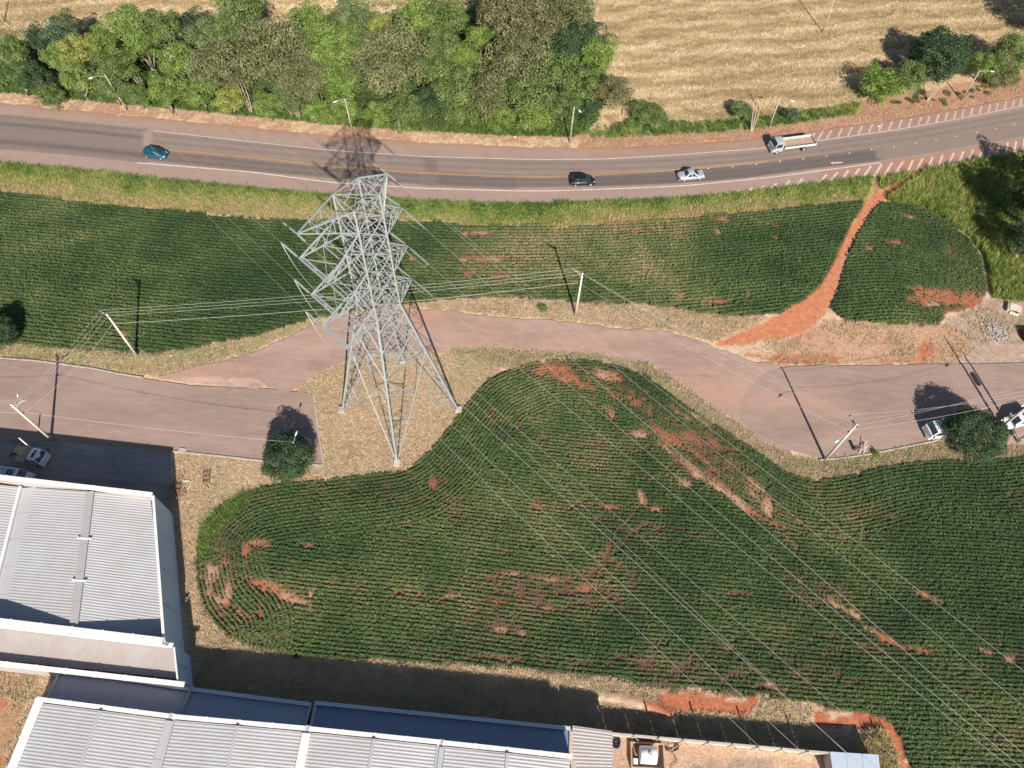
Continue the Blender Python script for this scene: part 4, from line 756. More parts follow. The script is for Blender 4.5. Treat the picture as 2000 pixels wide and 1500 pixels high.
for i in range(4):
    zt = 8.8; A0, B0 = corner(i, 0), corner(i+1, 0); At, Bt = corner(i, zt), corner(i+1, zt); M_ = (At+Bt)/2
    bar('brace', A0, M_, .13); bar('brace', B0, M_, .13)
    for S0, S1 in ((A0, At), (B0, Bt)):
        for k, t_ in enumerate((.25, .45, .65, .85)):
            p = S0.lerp(S1, t_); q = S0.lerp(M_, t_); minorb(p, q, .055); q2 = S0.lerp(M_, t_-.2 if t_ > .3 else .1); minorb(p, q2, .055)
            if i % 2 == 0: o_ = T(0, 0, p.z)
    for t_ in (.35, .68):   # hip bracing between the diagonals of neighbouring faces
        c1 = corner(i, 0).lerp(M_, t_); pm_ = (corner(i-1, zt)+corner(i, zt))/2; c2 = corner(i, 0).lerp(pm_, t_); bar('brace', c1, c2, .075); minorb(c1, corner(i, zt*t_), .06)
    zh = 14.2; Ah, Bh = corner(i, zh), corner(i+1, zh); Mh = (Ah+Bh)/2
    bar('brace', M_, Ah, .12); bar('brace', M_, Bh, .12); bar('brace', Ah, Bh, .11); pm_ = (corner(i-1, zt)+corner(i, zt))/2; bar('brace', M_, pm_, .09)
    pmh = (corner(i-1, zh)+corner(i, zh))/2; bar('brace', Mh, pmh, .08)
    for S0, S1 in ((At, Ah), (Bt, Bh)):
        for t_ in (.2, .5, .75): minorb(S0.lerp(S1, t_), M_.lerp(S1, t_), .055); minorb(S0.lerp(S1, t_), M_.lerp(S1, min(1, t_+.25)), .055)
    zz = [14.2, 18.4, 21.3, 22.9, 25.6, 28.1, 30.7, 33.4, 35.9, 38.5]
    for z0, z1 in zip(zz[:-1], zz[1:]):
        a0, b0, a1, b1 = corner(i, z0), corner(i+1, z0), corner(i, z1), corner(i+1, z1); bw_ = .11 if z0 < 22 else .09
        bar('brace', a0, b1, bw_); bar('brace', b0, a1, bw_); bar('brace', a1, b1, bw_)
        cx = (a0+b1+b0+a1)/4
        if z0 < 20:
            for t_ in (.33, .66): minorb(a0.lerp(a1, t_), a0.lerp(b1, t_*.5+.08), .055); minorb(b0.lerp(b1, t_), b0.lerp(a1, t_*.5+.08), .055)
            minorb(a0.lerp(b0, .5), cx, .055)
        else: minorb(a0.lerp(a1, .5), a0.lerp(b1, .25), .05); minorb(b0.lerp(b1, .5), a1.lerp(b0, .25), .05); minorb(a0.lerp(a1, .5), a1.lerp(b0, .25), .05)
for z in (14.2, 18.4, 22.9, 25.6, 28.1, 30.7, 33.4, 35.9, 38.5):
    bar('brace', corner(0, z), corner(2, z), .08)
    if z > 20: bar('brace', corner(1, z), corner(3, z), .08)
mo = minor.build('lattice_bars', STEEL, tower); mo['kind'] = 'stuff'; mo.matrix_parent_inverse = tower_inv
ARMS = {}
def arm(nm, z, ur, ul, rise, box=True, label=None):
    for side in (1, -1):
        h = hw_(z); body = [T(side*h, -h, z), T(side*h, h, z)]; h2 = hw_(min(38.5, z+rise)); upb = [T(side*h2, -h2, min(38.5, z+rise)), T(side*h2, h2, min(38.5, z+rise))]
        if nm == 'ew': upb, body = body, [T(side*hw_(35.9), -hw_(35.9), 35.9), T(side*hw_(35.9), hw_(35.9), 35.9)]
        am = MB()
        if side == 1 or nm == 'ew':
            tip = T(ur if side == 1 else -ul, 0, z); tips = [tip]
            for b_ in body+upb: am.beam(tip, b_, .095)
            for t_ in (.33, .62):
                l1, l2, u1, u2 = [tip.lerp(b_, t_) for b_ in body+upb]; am.beam(l1, l2, .06); am.beam(l1, u1, .06); am.beam(l2, u2, .06); am.beam(u1, u2, .06); t2 = min(1, t_+.3)
                am.beam(l1, tip.lerp(body[1], t2), .06); am.beam(u1, tip.lerp(body[0], t2), .05); am.beam(u2, tip.lerp(body[1], t2), .05); am.beam(u1, tip.lerp(upb[1], t2), .05)
        else:
            e0, e1 = T(-ul, -1.95, z), T(-ul-.05, 1.95, z); tips = [e0, e1]; i0, i1 = T(-ul+.28, -1.9, z+.02), T(-ul+.23, 1.9, z+.02)
            am.beam(e0, e1, .14); am.beam(i0, i1, .14); mid = (e0+e1)/2; am.beam(mid, mid+TU*.26, .3, .12)
            for e_, b_, u_ in ((e0, body[0], upb[0]), (e1, body[1], upb[1])): am.beam(e_, b_, .12); am.beam(e_, u_, .12); [am.beam(e_.lerp(b_, t_), e_.lerp(u_, t2), .06) for t_, t2 in ((.3, .3), (.3, .6), (.6, .6), (.6, .85))]
            am.beam(e0, body[1].lerp(e1, .45), .07); am.beam(e1, body[0].lerp(e0, .45), .07); am.beam(body[0].lerp(e0, .45), body[1].lerp(e1, .45), .09); am.beam(upb[0].lerp(e0, .45), upb[1].lerp(e1, .45), .07)
            am.beam(body[0], body[1].lerp(e1, .45), .07)
        o = am.build('cross_arm', STEEL, tower); o.matrix_parent_inverse = tower_inv; ARMS[(nm, side)] = tips
arm('ew', 38.5, 3.5, 6.33, 0); arm('a1', 33.4, 4.65, 5.85, 2.4); arm('a2', 28.1, 4.65, 5.85, 2.4); arm('a3', 22.9, 4.65, 5.85, 2.4)
# insulator string: discs on a rod along +Z, 1 unit = 1 m
im = MB(); im.tube([(0, 0, 0), (0, 0, .35)], .035, 5)
for k in range(15): z = .4+k*.146; im.tube([(0, 0, z), (0, 0, z+.05), (0, 0, z+.1)], [.04, .115, .04], 7)
im.tube([(0, 0, 2.58), (0, 0, 3.0)], .06, 5); INSM = mesh('insulator_string', im.v, im.f, INS)
def azv(az, sl=-.1): a = math.radians(az); return Vector((math.sin(a), math.cos(a), sl))
def wire(name, pts, r, label, cat='power cable', group=None, m=ALU, extra=None):
    b = MB(); b.tube(pts, r, 5); o = b.build(name, m); return tag(o, label, cat, group)
def span(p0, az, length=160, n=26, sl=-.1, k=.1/350):
    a = math.radians(az); return [p0+Vector((math.sin(a)*s, math.cos(a)*s, sl*s+k*s*s)) for s in [length*i/n for i in range(n+1)]]
nmz = {'a1': ('highest', 33.4), 'a2': ('middle', 28.1), 'a3': ('lowest', 22.9)}
AZ = {('a1', 1): (131.5, -47.5), ('a2', 1): (130, -46.5), ('a3', 1): (128.4, -46), ('a1', -1): (130, -47), ('a2', -1): (130.5, -46.5), ('a3', -1): (131, -46)}
for (nm, side), tips in ARMS.items():
    if nm == 'ew': continue
    e_lr, e_ul = tips[0], tips[-1]; word = 'right' if side == 1 else 'left'; ends = []
    for p0, az, way in ((e_lr, AZ[(nm, side)][0], 'lower right'), (e_ul, AZ[(nm, side)][1], 'upper left')):
        d = azv(az).normalized(); o = bpy.data.objects.new('insulator_string', INSM); C.objects.link(o); o.parent = tower; o.matrix_basis = tower_inv @ Matrix.LocRotScale(p0, d.to_track_quat('Z', 'Y'), Vector((1, 1, 1)))
        q0 = p0+d*3.0; ends.append(q0)
        wire('power_cable', span(q0, az), .013, 'power cable from the %s %s arm of the pylon towards the %s' % (nmz[nm][0], word, way), 'power cable', 'conductors strung from the pylon')
        bb = MB(); a2 = azv(az); 
        for s in (1.4, 2.6): c = q0+a2*s; bb.beam(c-a2*.25-Vector((0, 0, .06)), c+a2*.25-Vector((0, 0, .06)), .1)
        bb.build('damper', ALU, bpy.data.objects[[x.name for x in C.objects if x.name.startswith('power_cable')][-1]]) if False else None
    a, b_ = ends; sag = 2.1; bow = (TU*side)*(.5); pts = [a.lerp(b_, t_)+Vector((0, 0, -sag*4*t_*(1-t_)))+bow*(4*t_*(1-t_)) for t_ in [i/14 for i in range(15)]]
    jl = MB(); jl.tube(pts, .022, 5); o = jl.build('jumper_cable', ALU, tower); o.matrix_parent_inverse = tower_inv
for side, azs in ((1, ((128.5, 'lower right', 'upper'), (130.5, 'lower right', 'lower'), (-45.5, 'upper left', ''))), (-1, ((129.5, 'lower right', 'upper'), (131.5, 'lower right', 'lower'), (-47, 'upper left', '')))):
    tip = ARMS[('ew', side)][0]; hb = MB(); 
    for az, way, wd in azs:
        d = azv(az).normalized(); hb.beam(tip, tip+d*1.0, .12); hb.beam(tip+d*1.6-Vector((0, 0, .06)), tip+d*2.0-Vector((0, 0, .06)), .12)
        wire('shield_wire', span(tip, az), .009, ('%s of two' % wd if wd else 'thin')+' earth wire%s from the %s pylon peak towards the %s' % ('s' if wd else '', 'right' if side == 1 else 'left', way), 'earth wire', 'earth wires on the pylon peaks')
    o = hb.build('clamp', STEEL, tower); o.matrix_parent_inverse = tower_inv

# ------------------------------------------------------------------ poles
PC = mat('pole_concrete', (.58, .54, .48), .85, var=.12, scale=2); PW = mat('pole_weathered', (.40, .35, .30), .9, var=.2, scale=2); BLK = mat('black_fitting', (.03, .03, .03), .6, var=0); LAMP = mat('lamp_shade', (.72, .76, .80), .3, var=0)
def utility_pole(base, h, lean, az, label, lines=3, lamp=None, mt=PC, r=(.2, .1), name='utility_pole', cat='utility pole', low=True, side=1):
    b = P(*base); root = empty(name, label, cat, b, math.radians(az)); top = Vector((lean[0], lean[1], h)); sh = MB(); sh.tube([(0, 0, -.2), top*.5, top], [r[0], (r[0]+r[1])/2, r[1]], 8); sh.build('shaft', mt, root, True)
    att = []
    if lines:
        cm = MB(); z = h-.45; c = Vector((lean[0], lean[1], 0))*(z/h); cm.beam(c+Vector((-.25, 0, z)), c+Vector((1.5*side, 0, z)), .1); cm.beam(c+Vector((.1*side, 0, z-.6)), c+Vector((.9*side, 0, z)), .05); cm.build('cross_arm', mt if False else CONC, root)
        for k in range(lines):
            x = (-.15+k*.75)*side; p = c+Vector((x, 0, z+.06)); bb = MB(); bb.tube([p, p+Vector((0, 0, .12)), p+Vector((0, 0, .2))], [.06, .08, .03], 6); bb.build('insulator', BLK, root); att.append(p+Vector((0, 0, .2)))
        if low: z2 = h-2.3; c2 = Vector((lean[0], lean[1], 0))*(z2/h); bb = MB(); bb.beam(c2+Vector((0, 0, z2)), c2+Vector((.35*side, 0, z2)), .1); bb.build('bracket', BLK, root); att.append(c2+Vector((.35*side, 0, z2)))
    if lamp:
        lz, lx, ly = lamp; c = Vector((lean[0], lean[1], 0))*(lz/h); a = MB(); e = c+Vector((lx, ly, lz+.45)); a.tube([c+Vector((0, 0, lz)), c+Vector((lx*.5, ly*.5, lz+.38)), e], .024, 5); a.build('lamp_arm', GUT, root)
        hd = MB(); dd = Vector((lx, ly, 0)).normalized(); hd.tube([e-dd*.1, e+dd*.15-Vector((0, 0, .03)), e+dd*.45-Vector((0, 0, .06)), e+dd*.6-Vector((0, 0, .06))], [.05, .11, .12, .05], 7); hd.build('lamp_head', LAMP, root, True)
    M_ = Matrix.Translation(b) @ Matrix.Rotation(math.radians(az), 4, 'Z'); return root, [M_ @ p for p in att]
pA, aA = utility_pole((267, 694), 9.4, (-.1, 0), 150, 'white concrete utility pole at the left field edge, corner of the bent line'); pB, aB = utility_pole((1124, 614), 9.2, (0, 0), -35, 'white utility pole beside the old road in the picture centre', side=-1)
pC, aC = utility_pole((1611, 898), 9.8, (0, 0), 110, 'white utility pole with its foot on the street verge right of the crop field', lamp=(7.2, -.5, 1.8)); pD, aD = utility_pole((100, 858), 9.0, (-.15, .1), 40, 'concrete utility pole rising over the shaded yard at the left', lamp=(7.0, .6, 1.9))
pE, aE = utility_pole((1954, 835), 9.8, (0, 0), 105, 'white utility pole crossing in front of the white car at the right edge', lamp=(7.2, -.4, 1.9)); pF, aF = utility_pole((1988, 862), 9.2, (0, 0), 100, 'utility pole with transformer at the right edge below the white car')
def droop(a, b, sag, n=14): return [a.lerp(b, i/n)-Vector((0, 0, sag*4*(i/n)*(1-i/n))) for i in range(n+1)]
DW = mat('thin_line', (.60, .57, .53), .5, .3, var=.1)
pairs = [(aA, aB, 'between the left field pole and the centre pole'), (aB, aC, 'between the centre pole and the street verge pole'), (aC, aE, 'between the street verge pole and the pole at the right edge'), (aD, aA, 'between the yard pole and the left field pole')]
for qa, qb, w_ in pairs:
    nm3 = ['first', 'second', 'third']
    for k in range(3): wire('power_line', droop(qa[k], qb[2-k] if (qa is aC or qa is aD) else qb[k], .7), .009, '%s thin line %s' % (nm3[k], w_), 'power line', 'street power lines', DW)
    wire('power_line', droop(qa[3], qb[3], .9), .013, 'lower thick line %s' % w_, 'power line', 'street power lines', DW)
outl = [P(-300, 786, 9.0), P(-300, 790, 8.9), P(-300, 800, 8.8)]
for k in range(3): wire('power_line', droop(aD[k], outl[k], .4), .009, ['upper', 'middle', 'lowest'][k]+' line leaving the yard pole past the left edge', 'power line', 'street power lines', DW)
for k in range(3): wire('power_line', droop(aE[k], P(2400, 735+k*9, 9.2), .5), .009, ['upper', 'middle', 'lowest'][k]+' line leaving past the right edge over the white car', 'power line', 'street power lines', DW)
# short poles
pS, aS = utility_pole((589, 896), 4.6, (0, 0), 0, 'short concrete lamp pole standing inside the round tree', 0, (4.3, .1, .9), PW, (.13, .09), 'street_lamp', 'street lamp'); pY, aY = utility_pole((70, 883), 3.9, (0, 0), 0, 'short concrete pole in the shaded yard behind the pallets', 0, None, PC, (.12, .08), 'short_pole', 'pole')
topS = P(589, 896)+Vector((0, 0, 4.6)); wire('service_line', droop(aD[3], topS, .5), .014, 'pale service line from the yard pole to the short lamp pole', 'power line', 'street power lines', DW); wire('service_line', droop(aD[3], P(-300, 795, 6.6), .5), .014, 'pale service line from the yard pole out of the left edge', 'power line', 'street power lines', DW)
tb = P(1988, 862); bb = MB(); bb.tube([(tb.x-.6, tb.y+.1, 6.2), (tb.x-.6, tb.y+.1, 7.3)], .38, 9); o = bb.build('transformer', mat('transformer_grey', (.45, .48, .5), .5, var=.05)); tag(o, 'grey transformer drum hung on the pole at the right edge', 'transformer')
for (b_, t_, dx, lab) in (((248, 215), 6.8, -1.6, 'leftmost street lamp on the highway verge before the wood'), ((690, 264), 7.2, -1.1, 'street lamp beside the highway directly above the pylon'), ((1113, 278), 7.1, .7, 'street lamp between the wood and the stubble field, above the black hatchback'), ((1503, 248), 6.0, 1.6, 'street lamp just above the flatbed truck'), ((1878, 195), 6.0, 1.7, 'street lamp under the dark tree near the upper right corner')):
    lx = {248: (-.75, 0), 690: (-.25, 0), 1113: (0, 0), 1503: (-.25, 0), 1878: (-.1, 0)}[b_[0]]
    utility_pole(b_, t_, lx, 0, lab, 0, (t_-.35, dx, {248: -1.0, 690: -.8, 1113: -.8, 1503: -.7, 1878: -.2}[b_[0]]), PW, (.13, .08), 'street_lamp', 'street lamp')
utility_pole((1607, 63), 8.0, (-.5, 0), 0, 'thin leaning pole alone in the stubble field', 1, None, PW, (.13, .08)); utility_pole((8, 45), 7.0, (0, 0), 0, 'white pole top at the upper left corner', 0, None, PC, (.13, .09), 'short_pole', 'pole')

# ------------------------------------------------------------------ vehicles
def paint(name, c, rough=.3, mt=.3): 
    m = mat(name, c, rough, mt, var=.03, scale=1, spec=.5); m.node_tree.nodes['Principled BSDF'].inputs['Coat Weight'].default_value = .5; return m
GLASS = mat('car_glass', (.025, .035, .04), .08, 0, var=0, spec=.8); TYRE = mat('tyre_rubber', (.02, .02, .02), .9, var=0); RIM = mat('wheel_rim', (.55, .55, .55), .35, .6, var=0); HL = mat('headlight_glass', (.85, .85, .82), .15, var=0, spec=.8); TL = mat('tail_light', (.45, .02, .02), .3, var=0)
def wheels(root, xs, hw2, r=.3, wd=.2):
    for x in xs:
        for s in (1, -1):
            b = MB(); y = s*hw2; b.tube([(x, y-s*wd, r), (x, y-s*.02, r), (x, y, r)], [r, r, r*.9], 14); wv = b.build('wheel', TYRE, root); b = MB(); b.tube([(x, y+s*.001, r), (x, y+s*.02, r)], [r*.62, r*.5], 10); b.build('rim', RIM, wv)
def loft(secs):
    """secs: list of (x, [(y,z)...] half outline from bottom to top centre) mirrored"""
    V = []; F = []; n = None
    for x, half in secs:
        ring = [(x, y, z) for y, z in half]+[(x, -y, z) for y, z in reversed(half) if y > 1e-6]; n = len(ring); V += ring
    for i in range(len(secs)-1):
        for k in range(n-1): F.append((i*n+k, i*n+k+1, (i+1)*n+k+1, (i+1)*n+k))
        F.append((i*n+n-1, i*n, (i+1)*n, (i+1)*n+n-1))
    F += [tuple(range(n)), tuple(reversed(range((len(secs)-1)*n, len(secs)*n)))]; return V, F
def car(name, label, base, az, m, L=4.0, W=1.66, H=1.45, kind='hatch', sun=False, cat='car', group='cars on the highway'):
    root = empty(name, label, cat, P(*base), math.radians(az), group); h = L/2; w2 = W/2; zb, zl = .28, H*.62
    hood = {'hatch': (.62, -.88), 'sedan': (.52, -.55)}[kind]; fx = h*hood[0]-.15; rx = h*hood[1]
    xsn = [-h, -h+.08, -h+.3, -h*.55, 0, h*.45, h*.75, h-.15, h]; body = []
    for x in xsn:
        e = abs(x)/h; ww = w2*(1-.13*e**4); zt = zl-(.05*max(0, x/h)+.13*max(0, x/h)**3)*1.3-(.03 if x < 0 else 0)*e**4
        if abs(x) >= h-.001: ww *= .93; zt -= .14
        body.append((x, [(ww*.93, zb if abs(x) < h-.1 else zb+.12), (ww, zb+.2), (ww*.99, zt-.12), (ww*.90, zt), (ww*.45, zt+.045), (0, zt+.055)]))
    V, F = loft(body); me = mesh('body', V, F, m, True); bo = link('body', me, root)
    # greenhouse: lower ring and roof ring
    cx0, cx1 = rx, fx+.22; r0 = rx+(.22 if kind == 'hatch' else .52); r1 = fx-.62; lw, rw = w2*.90, w2*.72
    low = [(cx0, lw*.86), (cx0+.25, lw), (cx1-.35, lw), (cx1, lw*.84)]; hi = [(r0, rw*.9), (r0+.15, rw), (r1-.2, rw), (r1, rw*.88)]
    lr = [(x, y, zl-.02) for x, y in low]+[(x, -y, zl-.02) for x, y in reversed(low)]; hr = [(x, y, H-.03) for x, y in hi]+[(x, -y, H-.03) for x, y in reversed(hi)]
    b = MB(); b.prism(lr, hr); b.build('cabin', m, root, False)
    rf = MB(); rf.prism([(x*.995, y*.98, H-.028) for x, y, z in hr], [(x*.9+(r0+r1)*.05, y*.85, H+.02) for x, y, z in hr]); rf.build('roof', m, root, True)
    def pane(nm, q, parent=root):
        q = [Vector(p) for p in q]; c = sum(q, Vector())/4; n = (q[1]-q[0]).cross(q[3]-q[0]).normalized(); 
        if n.dot(c-Vector((0, 0, .6))) < 0: n = -n
        q = [c+(p-c)*.86+n*.012 for p in q]; b = MB(); b.prism([p-n*.01 for p in q], q); return b.build(nm, GLASS, parent)
    pane('windscreen', [lr[3], lr[4], hr[4], hr[3]]); pane('rear_window', [lr[0], lr[7], hr[7], hr[0]])
    for s in (0, 1):
        I = (1, 2) if not s else (6, 5); la, lb, ha, hb_ = Vector(lr[I[0]]), Vector(lr[I[1]]), Vector(hr[I[0]]), Vector(hr[I[1]]); la2 = la.lerp(Vector(lr[0 if not s else 7]), .3); lb2 = lb.lerp(Vector(lr[3 if not s else 4]), .35)
        ml, mh = la.lerp(lb, .5), ha.lerp(hb_, .5); pane('side_window', [la, ml-Vector((.05, 0, 0)), mh-Vector((.05, 0, 0)), ha]); pane('side_window', [ml+Vector((.05, 0, 0)), lb, hb_, mh+Vector((.05, 0, 0))])
        sg = 1 if not s else -1; b = MB(); b.box(cx1-.55, cx1-.38, sg*(w2-.02), sg*(w2+.14), zl-.02, zl+.1); b.build('wing_mirror', m, root)
        b = MB(); b.prism([(h-.30, sg*w2*.9, zl-.33), (h-.02, sg*w2*.62, zl-.33), (h-.02, sg*w2*.5, zl-.33), (h-.4, sg*w2*.78, zl-.33)], [(h-.36, sg*w2*.88, zl-.15), (h-.08, sg*w2*.62, zl-.17), (h-.08, sg*w2*.5, zl-.17), (h-.45, sg*w2*.78, zl-.14)]); b.build('headlight', HL, root)
        b = MB(); b.box(-h-.01, -h+.16, sg*w2*.60, sg*w2*.93, zl-.3, zl-.1); b.build('tail_light', TL, root)
    bu = MB(); bu.box(h-.12, h+.06, -w2*.82, w2*.82, zb+.02, zb+.24); bu.build('bumper', m, root); bu = MB(); bu.box(-h-.06, -h+.12, -w2*.82, w2*.82, zb+.02, zb+.26); bu.build('bumper', m, root)
    wheels(root, (-h*.62, h*.64), w2*.965)
    if sun: b = MB(); b.box((r0+r1)/2-.05, (r0+r1)/2+.65, -rw*.62, rw*.62, H+.022, H+.034); b.build('sunroof', GLASS, root)
    return root
def azof(a, b): d = G(*b)-G(*a); return math.degrees(math.atan2(d[1], d[0]))
car('parked_car' if False else 'car', 'teal blue hatchback driving on the highway at the left', (305, 305), azof((282, 302), (330, 308)), paint('teal_paint', (.012, .10, .16)), 3.75, 1.64, 1.42, 'hatch')
car('car', 'black hatchback with red tail light on the highway, left of the silver sedan', (1137, 358), azof((1112, 358), (1160, 356)), paint('black_paint', (.012, .016, .022)), 3.85, 1.66, 1.5, 'hatch')
car('car', 'silver sedan driving on the highway behind the black hatchback', (1348, 347), azof((1322, 349), (1373, 344)), paint('silver_paint', (.50, .54, .58), .3, .4), 4.15, 1.70, 1.44, 'sedan')
car('car', 'white car with dark sunroof parked at the right edge beside the poles', (1986, 824), azof((1990, 832), (1955, 838))+6, paint('white_paint', (.78, .79, .79), .3, 0), 4.5, 1.78, 1.62, 'hatch', True, group='vehicles parked on the streets')
car('car', 'pale blue car roof showing behind the round tree', (578, 872), azof((600, 870), (550, 869)), paint('pale_blue_paint', (.30, .42, .55), .3, .2), 3.9, 1.66, 1.45, 'hatch', group='vehicles parked on the streets')
def cab(root, x0, x1, w2, z0, H, m, fwd=1):
    """cab-over truck cab between x0 (rear) and x1 (front)"""
    zm = z0+(H-z0)*.48; secs = [(x0, [(w2, z0), (w2, zm), (w2*.94, H-.08), (w2*.6, H), (0, H+.02)]), (x1-.55, [(w2, z0), (w2, zm), (w2*.93, H-.1), (w2*.6, H-.02), (0, H)]), (x1-.12, [(w2*.98, z0), (w2*.98, zm), (w2*.96, zm+.1), (w2*.6, zm+.16), (0, zm+.18)]), (x1, [(w2*.93, z0+.05), (w2*.94, zm-.1), (w2*.9, zm), (w2*.6, zm+.03), (0, zm+.04)])]
    V, F = loft(secs); link('cab', mesh('cab', V, F, m), root)
    b = MB(); a0, a1 = Vector((x1-.53, w2*.82, H-.09)), Vector((x1-.14, w2*.86, zm+.17)); n = Vector((.8, 0, .5)).normalized()*.03
    b.prism([a0+Vector((0, 0, 0)), a1, Vector((a1.x, -a1.y, a1.z)), Vector((a0.x, -a0.y, a0.z))], [a0+n, a1+n, Vector((a1.x, -a1.y, a1.z))+n, Vector((a0.x, -a0.y, a0.z))+n]); b.build('windscreen', GLASS, root)
    for s in (1, -1):
        b = MB(); pts = [(x0+.3, zm+.04), (x1-.28, zm+.04), (x1-.62, H-.22), (x0+.3, H-.22)]; b.prism([(x, s*w2*(.965 if z > zm+.1 else 1.0)-s*.03, z) for x, z in pts], [(x, s*w2*(.965 if z > zm+.1 else 1.0)+s*.015, z) for x, z in pts]); b.build('side_window', GLASS, root)
        b = MB(); b.box(x1-.02, x1+.03, s*w2*.55, s*w2*.86, z0+.1, z0+.28); b.build('headlight', HL, root); b = MB(); b.beam((x1-.15, s*w2, zm+.3), (x1, s*(w2+.25), zm+.35), .05); b.box(x1-.05, x1+.05, min(s*(w2+.16), s*(w2+.32)), max(s*(w2+.16), s*(w2+.32)), zm+.1, zm+.5); b.build('wing_mirror', BLK, root)
    b = MB(); b.box(x1-.1, x1+.08, -w2*.95, w2*.95, z0-.12, z0+.08); b.build('bumper', m, root)
def plank_bed(root, x0, x1, w2, zf, hs, mside, wood):
    n = 7; 
    for k in range(n): y0 = -w2+2*w2*k/n; b = MB(); b.box(x0, x1, y0+.012, y0+2*w2/n-.012, zf-.05, zf+random.uniform(0, .015)); b.build('plank', wood, root)
    for s in (1, -1):
        for k in range(3): xa = x0+(x1-x0)*k/3; b = MB(); b.box(xa+.02, xa+(x1-x0)/3-.02, s*w2-.03, s*w2+.03, zf, zf+hs); b.build('side_board', mside, root)
    b = MB(); b.box(x0-.03, x0+.03, -w2, w2, zf, zf+hs); b.build('tailgate', mside, root); b = MB(); b.box(x1-.03, x1+.03, -w2, w2, zf, zf+hs*1.5); b.build('headboard', mside, root)
SIDE = mat('faded_blue_grey_boards', (.42, .47, .48), .7, var=.15, scale=2); WOODB = mat('dusty_bed_planks', (.40, .27, .20), .9, var=.2, scale=2); CABS = paint('silver_grey_cab_paint', (.42, .47, .50), .35, .2)
tr = empty('flatbed_truck', 'small grey flatbed truck with empty wooden bed on the highway', 'truck', P(1543, 290), math.radians(azof((1590, 288), (1497, 300))), 'vehicles on the highway')
cab(tr, 2.0, 3.75, .98, .55, 2.25, CABS); plank_bed(tr, -3.75, 1.78, 1.1, 1.05, .45, SIDE, WOODB); b = MB(); b.box(-3.6, 3.2, -.45, .45, .55, .95); b.build('chassis', BLK, tr); wheels(tr, (2.85,), .98, .4, .24); wheels(tr, (-1.9,), 1.02, .4, .42)
b = MB(); b.box(-.3, .4, -1.05, -.75, .5, .8); b.build('tool_box', WOODB, tr)
WP = paint('white_truck_paint', (.76, .77, .78), .35, 0)
tr = empty('box_truck', 'white truck parked half under the tree on the right street', 'truck', P(1842, 844), math.radians(azof((1900, 834), (1830, 844))), 'vehicles parked on the streets')
cab(tr, 1.0, 2.75, .95, .5, 2.2, WP); b = MB(); b.box(-2.7, .9, -1.0, 1.0, .85, 2.5); b.build('cargo_box', WP, tr); b = MB(); b.box(-2.6, 2.2, -.4, .4, .5, .84); b.build('chassis', BLK, tr); wheels(tr, (1.9, -1.7), .93, .36)
b = MB(); b.box(-.2, .7, -.6, .6, 2.502, 2.54); b.build('roof_panel', mat('blue_reflection', (.10, .22, .40), .5, var=.1), tr)  # blue reflection on the truck roof, put in as a coloured panel
tr = empty('pickup_truck', 'white cab of a small truck in the shaded yard at the left', 'truck', P(66, 895), math.radians(azof((50, 890), (85, 900))), 'vehicles in the shaded yard')
cab(tr, .55, 2.1, .86, .5, 1.9, WP); b = MB(); b.box(.95, 1.25, -.5, .5, 1.925, 1.97); b.build('roof_panel', GLASS, tr); PLT = mat('pallet_wood', (.62, .47, .32), .9, var=.2, scale=3)
for x in (-2.4, -1.2, .1): b = MB(); b.box(x, x+.35, -.86, .86, .8, .88); b.build('bed_slat', DARKW, tr)
b = MB(); b.box(-2.5, 2.0, -.35, .35, .45, .79); b.build('chassis', BLK, tr); wheels(tr, (1.35, -1.6), .85, .33)
for k, (px, py, z, a, lab) in enumerate(((46, 886, .95, -6, 'wooden pallet at the left of the truck bed in the shaded yard'), (60, 889, 1.1, 8, 'wooden pallet in the middle behind the white cab in the shaded yard'), (50, 900, .93, -2, 'lowest wooden pallet beside the white van in the shaded yard'))):
    r = empty('pallet', lab, 'pallet', P(px, py), math.radians(azof((50, 890), (85, 900))+a), 'pallets on the yard truck')
    for j in range(7): b = MB(); b.box(-.6+j*.18, -.6+j*.18+.1, -.5, .5, z+.1, z+.125); b.build('plank', PLT, r)
    for y in (-.45, 0, .45): b = MB(); b.box(-.6, .6, y-.05, y+.05, z, z+.098); b.build('bearer', PLT, r)
vn_ = empty('van', 'white van with roof rack half hidden by the warehouse roof', 'van', (lambda v: (v.x, v.y, 0))(P(14, 924, 2.0)), math.radians(azof((0, 944), (70, 953))), 'vehicles in the shaded yard')
V, F = loft([(-2.4, [(.85, .35), (.9, 1.0), (.82, 1.9), (0, 1.98)]), (1.0, [(.85, .35), (.9, 1.0), (.82, 1.9), (0, 1.98)]), (1.75, [(.85, .35), (.88, 1.0), (.8, 1.15), (0, 1.22)]), (2.3, [(.8, .4), (.82, .8), (.75, .92), (0, .98)])]); link('body', mesh('body', V, F, WP), vn_)
b = MB(); b.prism([(1.06, -.72, 1.84), (1.06, .72, 1.84), (1.68, .74, 1.22), (1.68, -.74, 1.22)], [(1.10, -.72, 1.88), (1.10, .72, 1.88), (1.72, .74, 1.26), (1.72, -.74, 1.26)]); b.build('windscreen', GLASS, vn_); wheels(vn_, (-1.5, 1.4), .86, .32)
for k in range(8): b = MB(); b.box(-2.2+k*.4, -2.2+k*.4+.1, -.6, .6, 2.06, 2.1); b.build('rack_bar', RIM, vn_)
for s in (-1, 1): b = MB(); b.box(-2.3, .8, s*.6-.03, s*.6+.03, 2.0, 2.05); b.build('rack_rail', RIM, vn_)
b = MB(); b.box(-.2, .7, -.5, .5, 1.985, 2.0); b.build('roof_hatch', GLASS, vn_)

